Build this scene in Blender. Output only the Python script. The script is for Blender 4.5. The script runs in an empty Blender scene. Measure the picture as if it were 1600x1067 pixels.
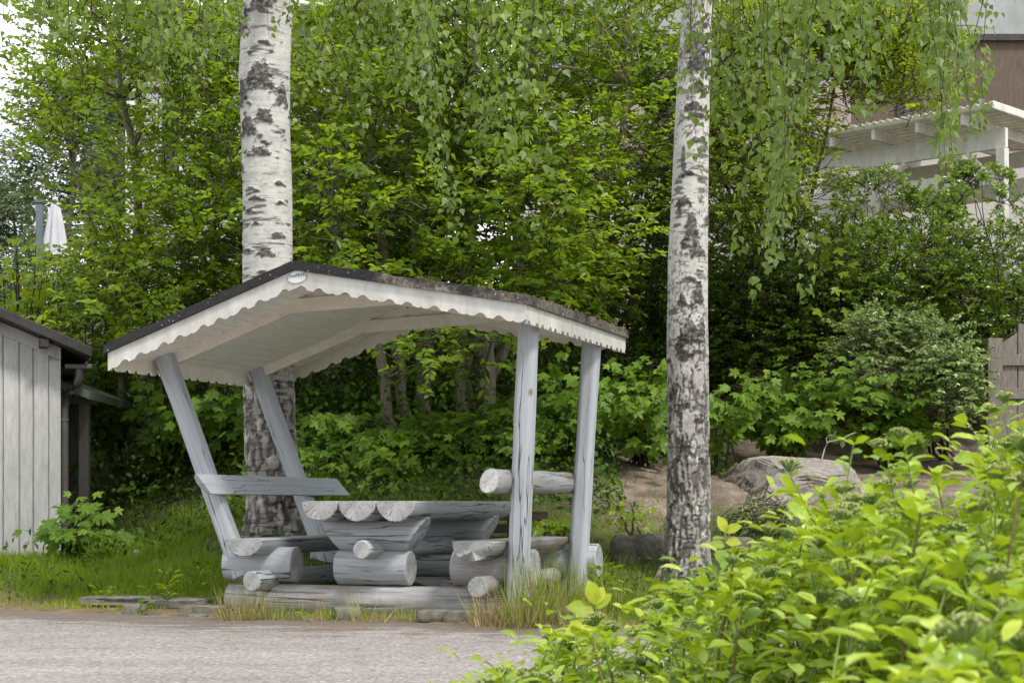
import bpy, math, random
import numpy as np
from mathutils import Vector, Matrix

random.seed(11)
rng = np.random.default_rng(11)
scene = bpy.context.scene
COL = scene.collection
F, HOR, EYE = 2800.0, 785.0, 0.81      # focal length in photo pixels, horizon row, eye height


def W(px, py, Y):
    """world point seen at a photo pixel at distance Y"""
    return np.array([(px - 800) * Y / F, Y, EYE - (py - HOR) * Y / F])


# ------------------------------------------------------------------ noise
def _hash(i, j, k):
    n = (i * 374761393 + j * 668265263 + k * 2147483647 + 1013904223) & 0xFFFFFFFF
    n = ((n ^ (n >> 13)) * 1274126177) & 0xFFFFFFFF
    n = ((n ^ (n >> 16)) * 2246822519) & 0xFFFFFFFF
    return ((n ^ (n >> 15)) & 0xFFFFFF) / float(0xFFFFFF)


def vnoise(p):
    p = np.asarray(p, float)
    i = np.floor(p).astype(np.int64)
    f = p - i
    f = f * f * (3 - 2 * f)
    r = 0
    for a in (0, 1):
        for b in (0, 1):
            for c in (0, 1):
                w = (f[:, 0] if a else 1 - f[:, 0]) * (f[:, 1] if b else 1 - f[:, 1]) * (f[:, 2] if c else 1 - f[:, 2])
                r = r + w * _hash(i[:, 0] + a, i[:, 1] + b, i[:, 2] + c)
    return r


def fbm(p, o=4):
    p = np.asarray(p, float)
    t, a, s = 0, 0.5, 0
    for k in range(o):
        t = t + a * vnoise(p * 2 ** k + 17.3 * k)
        s += a
        a *= 0.5
    return t / s


def sstep(a, b, x):
    t = np.clip((x - a) / (b - a), 0, 1)
    return t * t * (3 - 2 * t)


def norm(v):
    v = np.asarray(v, float)
    return v / (np.linalg.norm(v, axis=-1, keepdims=True) + 1e-9)


# ------------------------------------------------------------------ materials
def new_mat(name):
    m = bpy.data.materials.new(name)
    m.use_nodes = True
    nt = m.node_tree
    nt.nodes.clear()
    return m, nt, nt.nodes, nt.links


def nd(ns, t, **kw):
    n = ns.new(t)
    for k, v in kw.items():
        if k in n.inputs:
            n.inputs[k].default_value = v
        else:
            setattr(n, k, v)
    return n


def ramp(ns, stops, interp='LINEAR'):
    r = ns.new('ShaderNodeValToRGB')
    r.color_ramp.interpolation = interp
    e = r.color_ramp.elements
    while len(e) < len(stops):
        e.new(0.5)
    for q, (p, c) in zip(e, stops):
        q.position = p
        q.color = (*c, 1) if len(c) == 3 else c
    return r


def g3(v):
    return (v, v, v)


def leaf_mat(name, cols, trans, tf=0.35, rough=0.42, spec=0.4):
    m, nt, ns, lk = new_mat(name)
    at = nd(ns, 'ShaderNodeAttribute', attribute_name='rnd')
    n = len(cols)
    r = ramp(ns, [(i / (n - 1), c) for i, c in enumerate(cols)])
    lk.new(at.outputs['Fac'], r.inputs[0])
    p = nd(ns, 'ShaderNodeBsdfPrincipled', Roughness=rough)
    p.inputs['Specular IOR Level'].default_value = spec
    tcn = nd(ns, 'ShaderNodeTexCoord')
    nz = nd(ns, 'ShaderNodeTexNoise', Scale=70.0, Detail=4, Roughness=.7)
    lk.new(tcn.outputs['Object'], nz.inputs['Vector'])
    vr = ramp(ns, [(.28, g3(.72)), (.5, g3(1)), (.72, (1.25, 1.2, 1.1))])
    lk.new(nz.outputs['Fac'], vr.inputs[0])
    ml = nd(ns, 'ShaderNodeMix', data_type='RGBA', blend_type='MULTIPLY')
    ml.inputs[0].default_value = 1
    lk.new(r.outputs[0], ml.inputs[6])
    lk.new(vr.outputs[0], ml.inputs[7])
    lk.new(ml.outputs[2], p.inputs['Base Color'])
    t = nd(ns, 'ShaderNodeBsdfTranslucent')
    r2 = ramp(ns, [(0, tuple(x * 0.7 for x in trans)), (1, tuple(min(1, x * 1.25) for x in trans))])
    lk.new(at.outputs['Fac'], r2.inputs[0])
    lk.new(r2.outputs[0], t.inputs['Color'])
    mx = nd(ns, 'ShaderNodeMixShader', Fac=tf)
    lk.new(p.outputs[0], mx.inputs[1])
    lk.new(t.outputs[0], mx.inputs[2])
    o = nd(ns, 'ShaderNodeOutputMaterial')
    lk.new(mx.outputs[0], o.inputs[0])
    return m


def simple_mat(name, c1, c2, scale=8.0, rough=0.7, bump=0.2, stretch=(1, 1, 1), detail=6, coord='Object', spec=0.3, bdist=0.01):
    m, nt, ns, lk = new_mat(name)
    tc = nd(ns, 'ShaderNodeTexCoord')
    mp = nd(ns, 'ShaderNodeMapping')
    mp.inputs['Scale'].default_value = stretch
    lk.new(tc.outputs[coord], mp.inputs[0])
    nz = nd(ns, 'ShaderNodeTexNoise', Scale=scale, Detail=detail, Roughness=0.65)
    lk.new(mp.outputs[0], nz.inputs['Vector'])
    r = ramp(ns, [(0.3, c1), (0.7, c2)])
    lk.new(nz.outputs['Fac'], r.inputs[0])
    p = nd(ns, 'ShaderNodeBsdfPrincipled', Roughness=rough)
    p.inputs['Specular IOR Level'].default_value = spec
    lk.new(r.outputs[0], p.inputs['Base Color'])
    if bump:
        b = nd(ns, 'ShaderNodeBump', Strength=bump, Distance=bdist)
        lk.new(nz.outputs['Fac'], b.inputs['Height'])
        lk.new(b.outputs[0], p.inputs['Normal'])
    o = nd(ns, 'ShaderNodeOutputMaterial')
    lk.new(p.outputs[0], o.inputs[0])
    return m


def math_n(ns, lk, op, a, b=None, clamp=False):
    n = ns.new('ShaderNodeMath')
    n.operation = op
    n.use_clamp = clamp
    for i, x in enumerate((a, b)):
        if x is None:
            continue
        if isinstance(x, (int, float)):
            n.inputs[i].default_value = x
        else:
            lk.new(x, n.inputs[i])
    return n.outputs[0]


def log_mat(name, a, b, worn, worn_amt=0.35, crack=0.014):
    """painted log, grain along local X: streaks, long cracks, worn patches, knots"""
    m, nt, ns, lk = new_mat(name)
    tc = nd(ns, 'ShaderNodeTexCoord')
    oi = nd(ns, 'ShaderNodeObjectInfo')
    off = nd(ns, 'ShaderNodeVectorMath', operation='SCALE')
    cmb = nd(ns, 'ShaderNodeCombineXYZ', X=37.0, Y=11.0, Z=23.0)
    lk.new(cmb.outputs[0], off.inputs[0])
    lk.new(oi.outputs['Random'], off.inputs['Scale'])
    ad = nd(ns, 'ShaderNodeVectorMath', operation='ADD')
    lk.new(tc.outputs['Object'], ad.inputs[0])
    lk.new(off.outputs[0], ad.inputs[1])

    def noise(sc, scale, detail=5, rough=0.6):
        mp = nd(ns, 'ShaderNodeMapping')
        mp.inputs['Scale'].default_value = sc
        lk.new(ad.outputs[0], mp.inputs[0])
        n = nd(ns, 'ShaderNodeTexNoise', Scale=scale, Detail=detail, Roughness=rough)
        lk.new(mp.outputs[0], n.inputs['Vector'])
        return n.outputs['Fac']
    streak = noise((1.2, 26, 26), 1.6, 7, 0.7)
    broad = noise((1.5, 5, 5), 1.0, 4)
    r = ramp(ns, [(0.28, a), (0.72, b)])
    lk.new(streak, r.inputs[0])
    rw = ramp(ns, [(0.5 + 0.22 * (1 - worn_amt), g3(0)), (0.62 + 0.22 * (1 - worn_amt), g3(1))])
    mixn = math_n(ns, lk, 'ADD', math_n(ns, lk, 'MULTIPLY', broad, 0.6), math_n(ns, lk, 'MULTIPLY', streak, 0.4))
    lk.new(mixn, rw.inputs[0])
    m1 = nd(ns, 'ShaderNodeMix', data_type='RGBA')
    lk.new(rw.outputs[0], m1.inputs[0])
    lk.new(r.outputs[0], m1.inputs[6])
    m1.inputs[7].default_value = (*worn, 1)
    # cracks
    cn = noise((0.55, 9, 9), 1.0, 3, 0.55)
    cd = math_n(ns, lk, 'ABSOLUTE', math_n(ns, lk, 'SUBTRACT', cn, 0.5))
    cr = ramp(ns, [(0.0, g3(1)), (crack, g3(0))])
    lk.new(cd, cr.inputs[0])
    cm = ramp(ns, [(0.42, g3(0)), (0.54, g3(1))])
    lk.new(noise((0.9, 3, 3), 1.0, 2), cm.inputs[0])
    crk = math_n(ns, lk, 'MULTIPLY', cr.outputs[0], cm.outputs[0])
    fine = ramp(ns, [(0.63, g3(0)), (0.72, g3(1))])
    lk.new(noise((1.6, 60, 60), 1.5, 4), fine.inputs[0])
    crk = math_n(ns, lk, 'MAXIMUM', crk, math_n(ns, lk, 'MULTIPLY', fine.outputs[0], min(.6, crack * 25)))
    # knots
    mp = nd(ns, 'ShaderNodeMapping')
    mp.inputs['Scale'].default_value = (2.6, 4.2, 4.2)
    lk.new(ad.outputs[0], mp.inputs[0])
    vo = nd(ns, 'ShaderNodeTexVoronoi', Scale=1.0)
    lk.new(mp.outputs[0], vo.inputs['Vector'])
    kr = ramp(ns, [(0.05, g3(1)), (0.1, g3(0))])
    lk.new(vo.outputs['Distance'], kr.inputs[0])
    m2 = nd(ns, 'ShaderNodeMix', data_type='RGBA')
    lk.new(math_n(ns, lk, 'MULTIPLY', kr.outputs[0], 0.75), m2.inputs[0])
    lk.new(m1.outputs[2], m2.inputs[6])
    m2.inputs[7].default_value = (0.16, 0.12, 0.09, 1)
    m3 = nd(ns, 'ShaderNodeMix', data_type='RGBA')
    lk.new(math_n(ns, lk, 'MULTIPLY', crk, 0.95), m3.inputs[0])
    lk.new(m2.outputs[2], m3.inputs[6])
    m3.inputs[7].default_value = (0.05, 0.048, 0.046, 1)
    p = nd(ns, 'ShaderNodeBsdfPrincipled', Roughness=0.75)
    p.inputs['Specular IOR Level'].default_value = 0.2
    lk.new(m3.outputs[2], p.inputs['Base Color'])
    hgt = math_n(ns, lk, 'SUBTRACT', math_n(ns, lk, 'MULTIPLY', streak, 0.6), crk)
    bp = nd(ns, 'ShaderNodeBump', Strength=0.7, Distance=0.009)
    lk.new(hgt, bp.inputs['Height'])
    lk.new(bp.outputs[0], p.inputs['Normal'])
    o = nd(ns, 'ShaderNodeOutputMaterial')
    lk.new(p.outputs[0], o.inputs[0])
    return m


def endgrain_mat(name, a, b):
    m, nt, ns, lk = new_mat(name)
    tc = nd(ns, 'ShaderNodeTexCoord')
    oi = nd(ns, 'ShaderNodeObjectInfo')
    sp = nd(ns, 'ShaderNodeSeparateXYZ')
    lk.new(tc.outputs['Object'], sp.inputs[0])
    c2 = nd(ns, 'ShaderNodeCombineXYZ')
    lk.new(sp.outputs['Y'], c2.inputs['Y'])
    lk.new(sp.outputs['Z'], c2.inputs['Z'])
    ln = nd(ns, 'ShaderNodeVectorMath', operation='LENGTH')
    lk.new(c2.outputs[0], ln.inputs[0])
    no = nd(ns, 'ShaderNodeVectorMath', operation='NORMALIZE')
    lk.new(c2.outputs[0], no.inputs[0])
    sc = nd(ns, 'ShaderNodeVectorMath', operation='SCALE', Scale=2.6)
    lk.new(no.outputs[0], sc.inputs[0])
    xr = nd(ns, 'ShaderNodeCombineXYZ')
    lk.new(math_n(ns, lk, 'ADD', math_n(ns, lk, 'MULTIPLY', oi.outputs['Random'], 31.0), math_n(ns, lk, 'MULTIPLY', ln.outputs['Value'], 4.0)), xr.inputs['X'])
    ad = nd(ns, 'ShaderNodeVectorMath', operation='ADD')
    lk.new(sc.outputs[0], ad.inputs[0])
    lk.new(xr.outputs[0], ad.inputs[1])
    nz = nd(ns, 'ShaderNodeTexNoise', Scale=1.5, Detail=2, Roughness=0.5)
    lk.new(ad.outputs[0], nz.inputs['Vector'])
    cd = math_n(ns, lk, 'ABSOLUTE', math_n(ns, lk, 'SUBTRACT', nz.outputs['Fac'], 0.5))
    cr = ramp(ns, [(0.0, g3(1)), (0.016, g3(0))])
    lk.new(cd, cr.inputs[0])
    n2 = nd(ns, 'ShaderNodeTexNoise', Scale=9.0, Detail=3)
    lk.new(tc.outputs['Object'], n2.inputs['Vector'])
    ring = math_n(ns, lk, 'SINE', math_n(ns, lk, 'ADD', math_n(ns, lk, 'MULTIPLY', ln.outputs['Value'], 420.0), math_n(ns, lk, 'MULTIPLY', n2.outputs['Fac'], 9.0)))
    f = math_n(ns, lk, 'ADD', math_n(ns, lk, 'MULTIPLY', ring, 0.045), n2.outputs['Fac'])
    r = ramp(ns, [(0.3, a), (0.7, b)])
    lk.new(f, r.inputs[0])
    m3 = nd(ns, 'ShaderNodeMix', data_type='RGBA')
    lk.new(math_n(ns, lk, 'MULTIPLY', cr.outputs[0], 0.9), m3.inputs[0])
    lk.new(r.outputs[0], m3.inputs[6])
    m3.inputs[7].default_value = (0.06, 0.055, 0.05, 1)
    p = nd(ns, 'ShaderNodeBsdfPrincipled', Roughness=0.85)
    p.inputs['Specular IOR Level'].default_value = 0.15
    lk.new(m3.outputs[2], p.inputs['Base Color'])
    bp = nd(ns, 'ShaderNodeBump', Strength=0.5, Distance=0.005)
    lk.new(math_n(ns, lk, 'SUBTRACT', math_n(ns, lk, 'MULTIPLY', f, 0.4), cr.outputs[0]), bp.inputs['Height'])
    lk.new(bp.outputs[0], p.inputs['Normal'])
    o = nd(ns, 'ShaderNodeOutputMaterial')
    lk.new(p.outputs[0], o.inputs[0])
    return m


def attr_mat(name, attr='col', rough=0.85, nscale=60, namt=0.25, bump=0.4, bdist=0.006, spec=0.2):
    m, nt, ns, lk = new_mat(name)
    at = nd(ns, 'ShaderNodeAttribute', attribute_name=attr)
    tc = nd(ns, 'ShaderNodeTexCoord')
    nz = nd(ns, 'ShaderNodeTexNoise', Scale=nscale, Detail=6, Roughness=0.7)
    lk.new(tc.outputs['Object'], nz.inputs['Vector'])
    r = ramp(ns, [(0.25, g3(1 - namt)), (0.75, g3(1 + namt))])
    lk.new(nz.outputs['Fac'], r.inputs[0])
    mx = nd(ns, 'ShaderNodeMix', data_type='RGBA', blend_type='MULTIPLY')
    mx.inputs[0].default_value = 1
    lk.new(at.outputs['Color'], mx.inputs[6])
    lk.new(r.outputs[0], mx.inputs[7])
    p = nd(ns, 'ShaderNodeBsdfPrincipled', Roughness=rough)
    p.inputs['Specular IOR Level'].default_value = spec
    lk.new(mx.outputs[2], p.inputs['Base Color'])
    b = nd(ns, 'ShaderNodeBump', Strength=bump, Distance=bdist)
    lk.new(nz.outputs['Fac'], b.inputs['Height'])
    lk.new(b.outputs[0], p.inputs['Normal'])
    o = nd(ns, 'ShaderNodeOutputMaterial')
    lk.new(p.outputs[0], o.inputs[0])
    return m


M = {}
M['log'] = log_mat('grey_painted_log', (0.28, 0.297, 0.318), (0.47, 0.495, 0.52), (0.25, 0.235, 0.215), 0.5, 0.024)
M['worn'] = log_mat('worn_painted_log', (0.22, 0.215, 0.21), (0.49, 0.495, 0.50), (0.23, 0.20, 0.17), 1.1, 0.032)
M['plank'] = log_mat('grey_painted_plank', (0.37, 0.40, 0.435), (0.45, 0.48, 0.515), (0.34, 0.34, 0.34), 0.15, 0.003)
M['post'] = log_mat('painted_post', (0.36, 0.385, 0.42), (0.46, 0.488, 0.52), (0.33, 0.325, 0.32), 0.3, 0.011)
M['end'] = endgrain_mat('log_end_grain', (0.28, 0.28, 0.275), (0.45, 0.455, 0.45))
M['white'] = simple_mat('white_paint', (0.47, 0.455, 0.41), (0.67, 0.665, 0.635), 4, 0.6, 0.15, (2.5, 2.5, 1))
M['cream'] = simple_mat('dusty_white_paint', (0.66, 0.60, 0.51), (0.82, 0.78, 0.69), 7, 0.7, 0.1)
M['ceil'] = simple_mat('ceiling_paint', (0.80, 0.78, 0.72), (0.92, 0.91, 0.86), 6, 0.65, 0.15, (4, 0.6, 4))
M['steel'] = simple_mat('zinc', (0.35, 0.35, 0.36), (0.5, 0.5, 0.5), 30, 0.4, 0)


def felt_mat():
    m, nt, ns, lk = new_mat('roofing_felt')
    tc = nd(ns, 'ShaderNodeTexCoord')
    n1 = nd(ns, 'ShaderNodeTexNoise', Scale=3.0, Detail=6)
    n2 = nd(ns, 'ShaderNodeTexNoise', Scale=90.0, Detail=3)
    for n in (n1, n2):
        lk.new(tc.outputs['Object'], n.inputs['Vector'])
    sx = nd(ns, 'ShaderNodeSeparateXYZ')
    lk.new(tc.outputs['Object'], sx.inputs[0])
    r = ramp(ns, [(0.35, (0.010, 0.010, 0.011)), (0.7, (0.032, 0.032, 0.031))])
    lk.new(n2.outputs['Fac'], r.inputs[0])
    # lichen speckle, more of it towards the right eave
    vo = nd(ns, 'ShaderNodeTexVoronoi', Scale=38.0)
    lk.new(tc.outputs['Object'], vo.inputs['Vector'])
    sp = ramp(ns, [(0.14, g3(1)), (0.2, g3(0))])
    lk.new(vo.outputs['Distance'], sp.inputs[0])
    vc = ramp(ns, [(0.72, g3(0)), (0.78, g3(1))])
    lk.new(vo.outputs['Color'], vc.inputs[0])
    moss = math_n(ns, lk, 'ADD', n1.outputs['Fac'], math_n(ns, lk, 'MULTIPLY', sx.outputs['X'], 0.2))
    mr = ramp(ns, [(0.58, g3(0)), (0.72, g3(1))])
    lk.new(moss, mr.inputs[0])
    ma = nd(ns, 'ShaderNodeMix', data_type='RGBA')
    lk.new(math_n(ns, lk, 'MULTIPLY', mr.outputs[0], 0.75), ma.inputs[0])
    lk.new(r.outputs[0], ma.inputs[6])
    rm = ramp(ns, [(0.35, (0.05, 0.044, 0.035)), (0.7, (0.33, 0.29, 0.235))])
    n3 = nd(ns, 'ShaderNodeTexNoise', Scale=35.0, Detail=5)
    lk.new(tc.outputs['Object'], n3.inputs['Vector'])
    lk.new(n3.outputs['Fac'], rm.inputs[0])
    lk.new(rm.outputs[0], ma.inputs[7])
    mb = nd(ns, 'ShaderNodeMix', data_type='RGBA')
    lk.new(math_n(ns, lk, 'MULTIPLY', sp.outputs[0], vc.outputs[0]), mb.inputs[0])
    lk.new(ma.outputs[2], mb.inputs[6])
    mb.inputs[7].default_value = (0.42, 0.40, 0.33, 1)
    p = nd(ns, 'ShaderNodeBsdfPrincipled', Roughness=0.85)
    lk.new(mb.outputs[2], p.inputs['Base Color'])
    b = nd(ns, 'ShaderNodeBump', Strength=0.6, Distance=0.01)
    lk.new(n3.outputs['Fac'], b.inputs['Height'])
    lk.new(b.outputs[0], p.inputs['Normal'])
    o = nd(ns, 'ShaderNodeOutputMaterial')
    lk.new(p.outputs[0], o.inputs[0])
    return m


M['felt'] = felt_mat()
M['bark'] = attr_mat('birch_bark', nscale=70, namt=0.16, bump=0.35, bdist=0.005, rough=0.75)
M['stem'] = simple_mat('grey_stem_bark', (0.13, 0.115, 0.085), (0.27, 0.245, 0.19), 14, 0.85, 0.5, (3, 3, 0.6))
M['twig'] = simple_mat('twig_bark', (0.03, 0.022, 0.016), (0.075, 0.055, 0.04), 20, 0.8, 0.2)
M['redstem'] = simple_mat('spirea_stem', (0.10, 0.06, 0.035), (0.20, 0.14, 0.07), 20, 0.7, 0.2)
M['greenstem'] = simple_mat('green_stem', (0.10, 0.16, 0.03), (0.2, 0.3, 0.06), 20, 0.6, 0.1)
# leaves
M['l_birch'] = leaf_mat('birch_leaf', [(0.055, 0.10, 0.02), (0.10, 0.155, 0.03), (0.18, 0.25, 0.05)], (0.28, 0.42, 0.03), 0.38, 0.45, 0.4)
M['l_cherry'] = leaf_mat('cherry_leaf', [(0.058, 0.12, 0.010), (0.125, 0.21, 0.014), (0.235, 0.335, 0.03)], (0.42, 0.58, 0.018), 0.45, 0.4, 0.35)
M['l_light'] = leaf_mat('light_leaf', [(0.09, 0.16, 0.010), (0.16, 0.25, 0.014), (0.26, 0.36, 0.025)], (0.50, 0.64, 0.015), 0.47, 0.38, 0.4)
M['l_hedge'] = leaf_mat('hedge_leaf', [(0.045, 0.10, 0.010), (0.095, 0.17, 0.016), (0.19, 0.28, 0.035)], (0.30, 0.46, 0.015), 0.36, 0.22, 0.6)
M['l_grey'] = leaf_mat('greygreen_leaf', [(0.11, 0.18, 0.045), (0.19, 0.275, 0.08), (0.34, 0.42, 0.18)], (0.32, 0.46, 0.06), 0.35, 0.3, 0.5)
M['l_maple'] = leaf_mat('maple_leaf', [(0.06, 0.13, 0.014), (0.115, 0.21, 0.02), (0.20, 0.31, 0.035)], (0.28, 0.45, 0.02), 0.36, 0.48, 0.25)
M['l_lilac'] = leaf_mat('lilac_leaf', [(0.045, 0.095, 0.010), (0.08, 0.15, 0.016), (0.13, 0.21, 0.025)], (0.24, 0.38, 0.02), 0.38, 0.42, 0.3)
M['l_spirea'] = leaf_mat('spirea_leaf', [(0.08, 0.165, 0.014), (0.23, 0.35, 0.026), (0.44, 0.54, 0.07)], (0.46, 0.60, 0.02), 0.33, 0.34, 0.45)
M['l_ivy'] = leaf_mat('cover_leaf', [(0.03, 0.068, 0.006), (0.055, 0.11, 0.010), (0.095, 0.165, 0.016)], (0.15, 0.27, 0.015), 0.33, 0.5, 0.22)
M['l_spruce'] = leaf_mat('spruce_needle', [(0.012, 0.025, 0.012), (0.022, 0.042, 0.018), (0.035, 0.06, 0.025)], (0.03, 0.06, 0.02), 0.15, 0.6, 0.2)
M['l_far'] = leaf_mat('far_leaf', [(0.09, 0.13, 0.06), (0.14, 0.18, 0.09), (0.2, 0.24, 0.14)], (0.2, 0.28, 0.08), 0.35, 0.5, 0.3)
M['grass'] = leaf_mat('grass_blade', [(0.085, 0.155, 0.012), (0.19, 0.285, 0.022), (0.38, 0.38, 0.10)], (0.42, 0.58, 0.03), 0.4, 0.55, 0.2)
M['straw'] = leaf_mat('dry_grass_blade', [(0.24, 0.17, 0.07), (0.42, 0.32, 0.16), (0.55, 0.45, 0.26)], (0.35, 0.27, 0.12), 0.25, 0.7, 0.2)
M['bud'] = leaf_mat('flower_bud', [(0.22, 0.30, 0.06), (0.36, 0.42, 0.12), (0.50, 0.52, 0.24)], (0.3, 0.35, 0.1), 0.2, 0.6, 0.2)
M['lilacflower'] = leaf_mat('lilac_blossom', [(0.32, 0.22, 0.42), (0.45, 0.33, 0.55), (0.55, 0.45, 0.65)], (0.4, 0.28, 0.5), 0.3, 0.6, 0.2)
M['fluff'] = leaf_mat('seed_fluff', [(0.6, 0.6, 0.58), (0.7, 0.7, 0.68)], (0.5, 0.5, 0.5), 0.4, 0.8, 0.1)
M['yellow'] = leaf_mat('yellow_leaf', [(0.26, 0.34, 0.03), (0.4, 0.46, 0.04), (0.48, 0.50, 0.06)], (0.5, 0.6, 0.04), 0.4, 0.45, 0.3)


# ------------------------------------------------------------------ object helpers
def link(o, parent=None):
    COL.objects.link(o)
    if parent is not None:
        o.parent = parent
    return o


def tag(o, label, cat, group=None):
    o['label'] = label
    o['category'] = cat
    o['kind'] = 'thing'
    if group:
        o['group'] = group
    return o


def thing(name, label, cat, loc=(0, 0, 0), rz=0, group=None):
    o = bpy.data.objects.new(name, None)
    o.empty_display_size = 0.1
    o.location = loc
    o.rotation_euler = (0, 0, rz)
    link(o)
    return tag(o, label, cat, group)


def np_mesh(name, V, faces, mats, parent=None, loc=None, smooth=False, attrs=None, fmat=None, local=True, mat4=None):
    """faces: list of int arrays (n,k). V in the parent's space (parent location subtracted when local is False)"""
    me = bpy.data.meshes.new(name)
    V = np.asarray(V, np.float32)
    nl = sum(f.size for f in faces)
    nf = sum(len(f) for f in faces)
    me.vertices.add(len(V))
    me.vertices.foreach_set('co', V.ravel())
    me.loops.add(nl)
    me.polygons.add(nf)
    me.loops.foreach_set('vertex_index', np.concatenate([f.ravel() for f in faces]).astype(np.int32))
    ls = []
    s = 0
    for f in faces:
        k = f.shape[1]
        ls.append(np.arange(len(f)) * k + s)
        s += f.size
    me.polygons.foreach_set('loop_start', np.concatenate(ls).astype(np.int32))
    if not isinstance(mats, (list, tuple)):
        mats = [mats]
    for m in mats:
        me.materials.append(m)
    if fmat is not None:
        me.polygons.foreach_set('material_index', np.asarray(fmat, np.int32))
    me.update(calc_edges=True)
    if smooth:
        me.polygons.foreach_set('use_smooth', np.ones(nf, bool))
        if smooth is not True:
            me.set_sharp_from_angle(angle=smooth)
    for an, (dom, typ, data) in (attrs or {}).items():
        a = me.attributes.new(an, typ, dom)
        a.data.foreach_set('color' if 'COLOR' in typ else 'value', np.asarray(data, np.float32).ravel())
    me.validate()
    o = bpy.data.objects.new(name, me)
    if mat4 is not None:
        o.matrix_local = mat4
    elif loc is not None:
        o.location = loc
    return link(o, parent)


class MB:
    """collects quads/tris as python lists"""
    def __init__(s):
        s.v, s.f, s.m = [], [], []

    def add(s, v, f, mi=0):
        b = len(s.v)
        s.v += [tuple(map(float, p)) for p in v]
        s.f += [tuple(i + b for i in q) for q in f]
        s.m += [mi] * len(f)

    def box(s, lo, hi, mi=0, M4=None):
        x0, y0, z0 = lo
        x1, y1, z1 = hi
        v = [(x0, y0, z0), (x1, y0, z0), (x1, y1, z0), (x0, y1, z0), (x0, y0, z1), (x1, y0, z1), (x1, y1, z1), (x0, y1, z1)]
        if M4 is not None:
            v = [M4 @ Vector(p) for p in v]
        s.add(v, [(0, 3, 2, 1), (4, 5, 6, 7), (0, 1, 5, 4), (1, 2, 6, 5), (2, 3, 7, 6), (3, 0, 4, 7)], mi)

    def beam(s, a, b, w, h, up=(0, 0, 1), mi=0):
        a, b = Vector(a), Vector(b)
        x = (b - a).normalized()
        y = Vector(up).cross(x).normalized()
        z = x.cross(y)
        M4 = Matrix((x, y, z)).transposed().to_4x4()
        M4.translation = a
        s.box((0, -w / 2, -h / 2), ((b - a).length, w / 2, h / 2), mi, M4)

    def build(s, name, mats, parent=None, smooth=False, bevel=0, loc=None, mat4=None):
        me = bpy.data.meshes.new(name)
        me.from_pydata(s.v, [], s.f)
        for m in (mats if isinstance(mats, (list, tuple)) else [mats]):
            me.materials.append(m)
        me.polygons.foreach_set('material_index', s.m)
        if smooth:
            me.polygons.foreach_set('use_smooth', np.ones(len(s.f), bool))
            if smooth is not True:
                me.set_sharp_from_angle(angle=smooth)
        me.update()
        o = bpy.data.objects.new(name, me)
        if mat4 is not None:
            o.matrix_local = mat4
        elif loc is not None:
            o.location = loc
        link(o, parent)
        if bevel:
            b = o.modifiers.new('bevel', 'BEVEL')
            b.width = bevel
            b.segments = 2
            b.limit_method = 'ANGLE'
        return o


def tubes(P, R, sides=5):
    """P (n,k,3) polylines, R (n,k) radii -> verts, [quads]"""
    P = np.asarray(P, float)
    R = np.asarray(R, float)
    n, k, _ = P.shape
    T = np.gradient(P, axis=1)
    T = norm(T)
    ref = np.where(np.abs(T[..., 2:3]) > 0.8, np.array([1.0, 0, 0]), np.array([0, 0, 1.0]))
    A = norm(np.cross(T, ref))
    B = np.cross(T, A)
    th = np.arange(sides) * 2 * np.pi / sides
    V = P[:, :, None, :] + R[:, :, None, None] * (np.cos(th)[None, None, :, None] * A[:, :, None, :] + np.sin(th)[None, None, :, None] * B[:, :, None, :])
    idx = np.arange(n * k * sides).reshape(n, k, sides)
    a = idx[:, :-1, :]
    b = np.roll(idx, -1, 2)[:, :-1, :]
    c = np.roll(idx, -1, 2)[:, 1:, :]
    d = idx[:, 1:, :]
    Q = np.stack([a, b, c, d], -1).reshape(-1, 4)
    return V.reshape(-1, 3), Q


def tube_obj(name, polys, mat, parent, sides=6, origin=None):
    """polys: list of (points (k,3), radii (k,)); different k allowed"""
    V, Fq, b = [], [], 0
    groups = {}
    for p, r in polys:
        groups.setdefault(len(p), []).append((p, r))
    for k, g in groups.items():
        v, q = tubes(np.array([x[0] for x in g]), np.array([x[1] for x in g]), sides)
        V.append(v)
        Fq.append(q + b)
        b += len(v)
    V = np.concatenate(V)
    if origin is not None:
        V = V - np.asarray(origin)
    return np_mesh(name, V, [np.concatenate(Fq)], mat, parent, smooth=True)


def curve_pts(a, b, k=6, sag=0.0, wob=0.0):
    a, b = np.asarray(a, float), np.asarray(b, float)
    t = np.linspace(0, 1, k)[:, None]
    p = a + (b - a) * t
    p[:, 2] += -sag * 4 * (t * (1 - t))[:, 0]
    if wob:
        w = rng.normal(0, wob, (k, 3))
        w[0] = 0
        p += w
    return p


# ------------------------------------------------------------------ leaves
def T_ovate(w=0.5, fold=0.10, droop=0.12):
    h = w / 2
    v = [(0, 0, 0), (h * .85, .28, fold), (h * .9, .6, fold * .8), (0, 1, -droop), (-h * .9, .6, fold * .8), (-h * .85, .28, fold)]
    return np.array(v, float), [np.array([[0, 1, 2, 3], [0, 3, 4, 5]])]


def T_birch():
    v = [(0, 0, 0), (.34, .16, .05), (.40, .36, .05), (.2, .68, .0), (0, 1.05, -.1), (-.2, .68, .0), (-.40, .36, .05), (-.34, .16, .05)]
    return np.array(v, float), [np.array([[0, 1, 2, 3], [0, 5, 6, 7]]), np.array([[0, 3, 4], [0, 4, 5]])]


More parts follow.
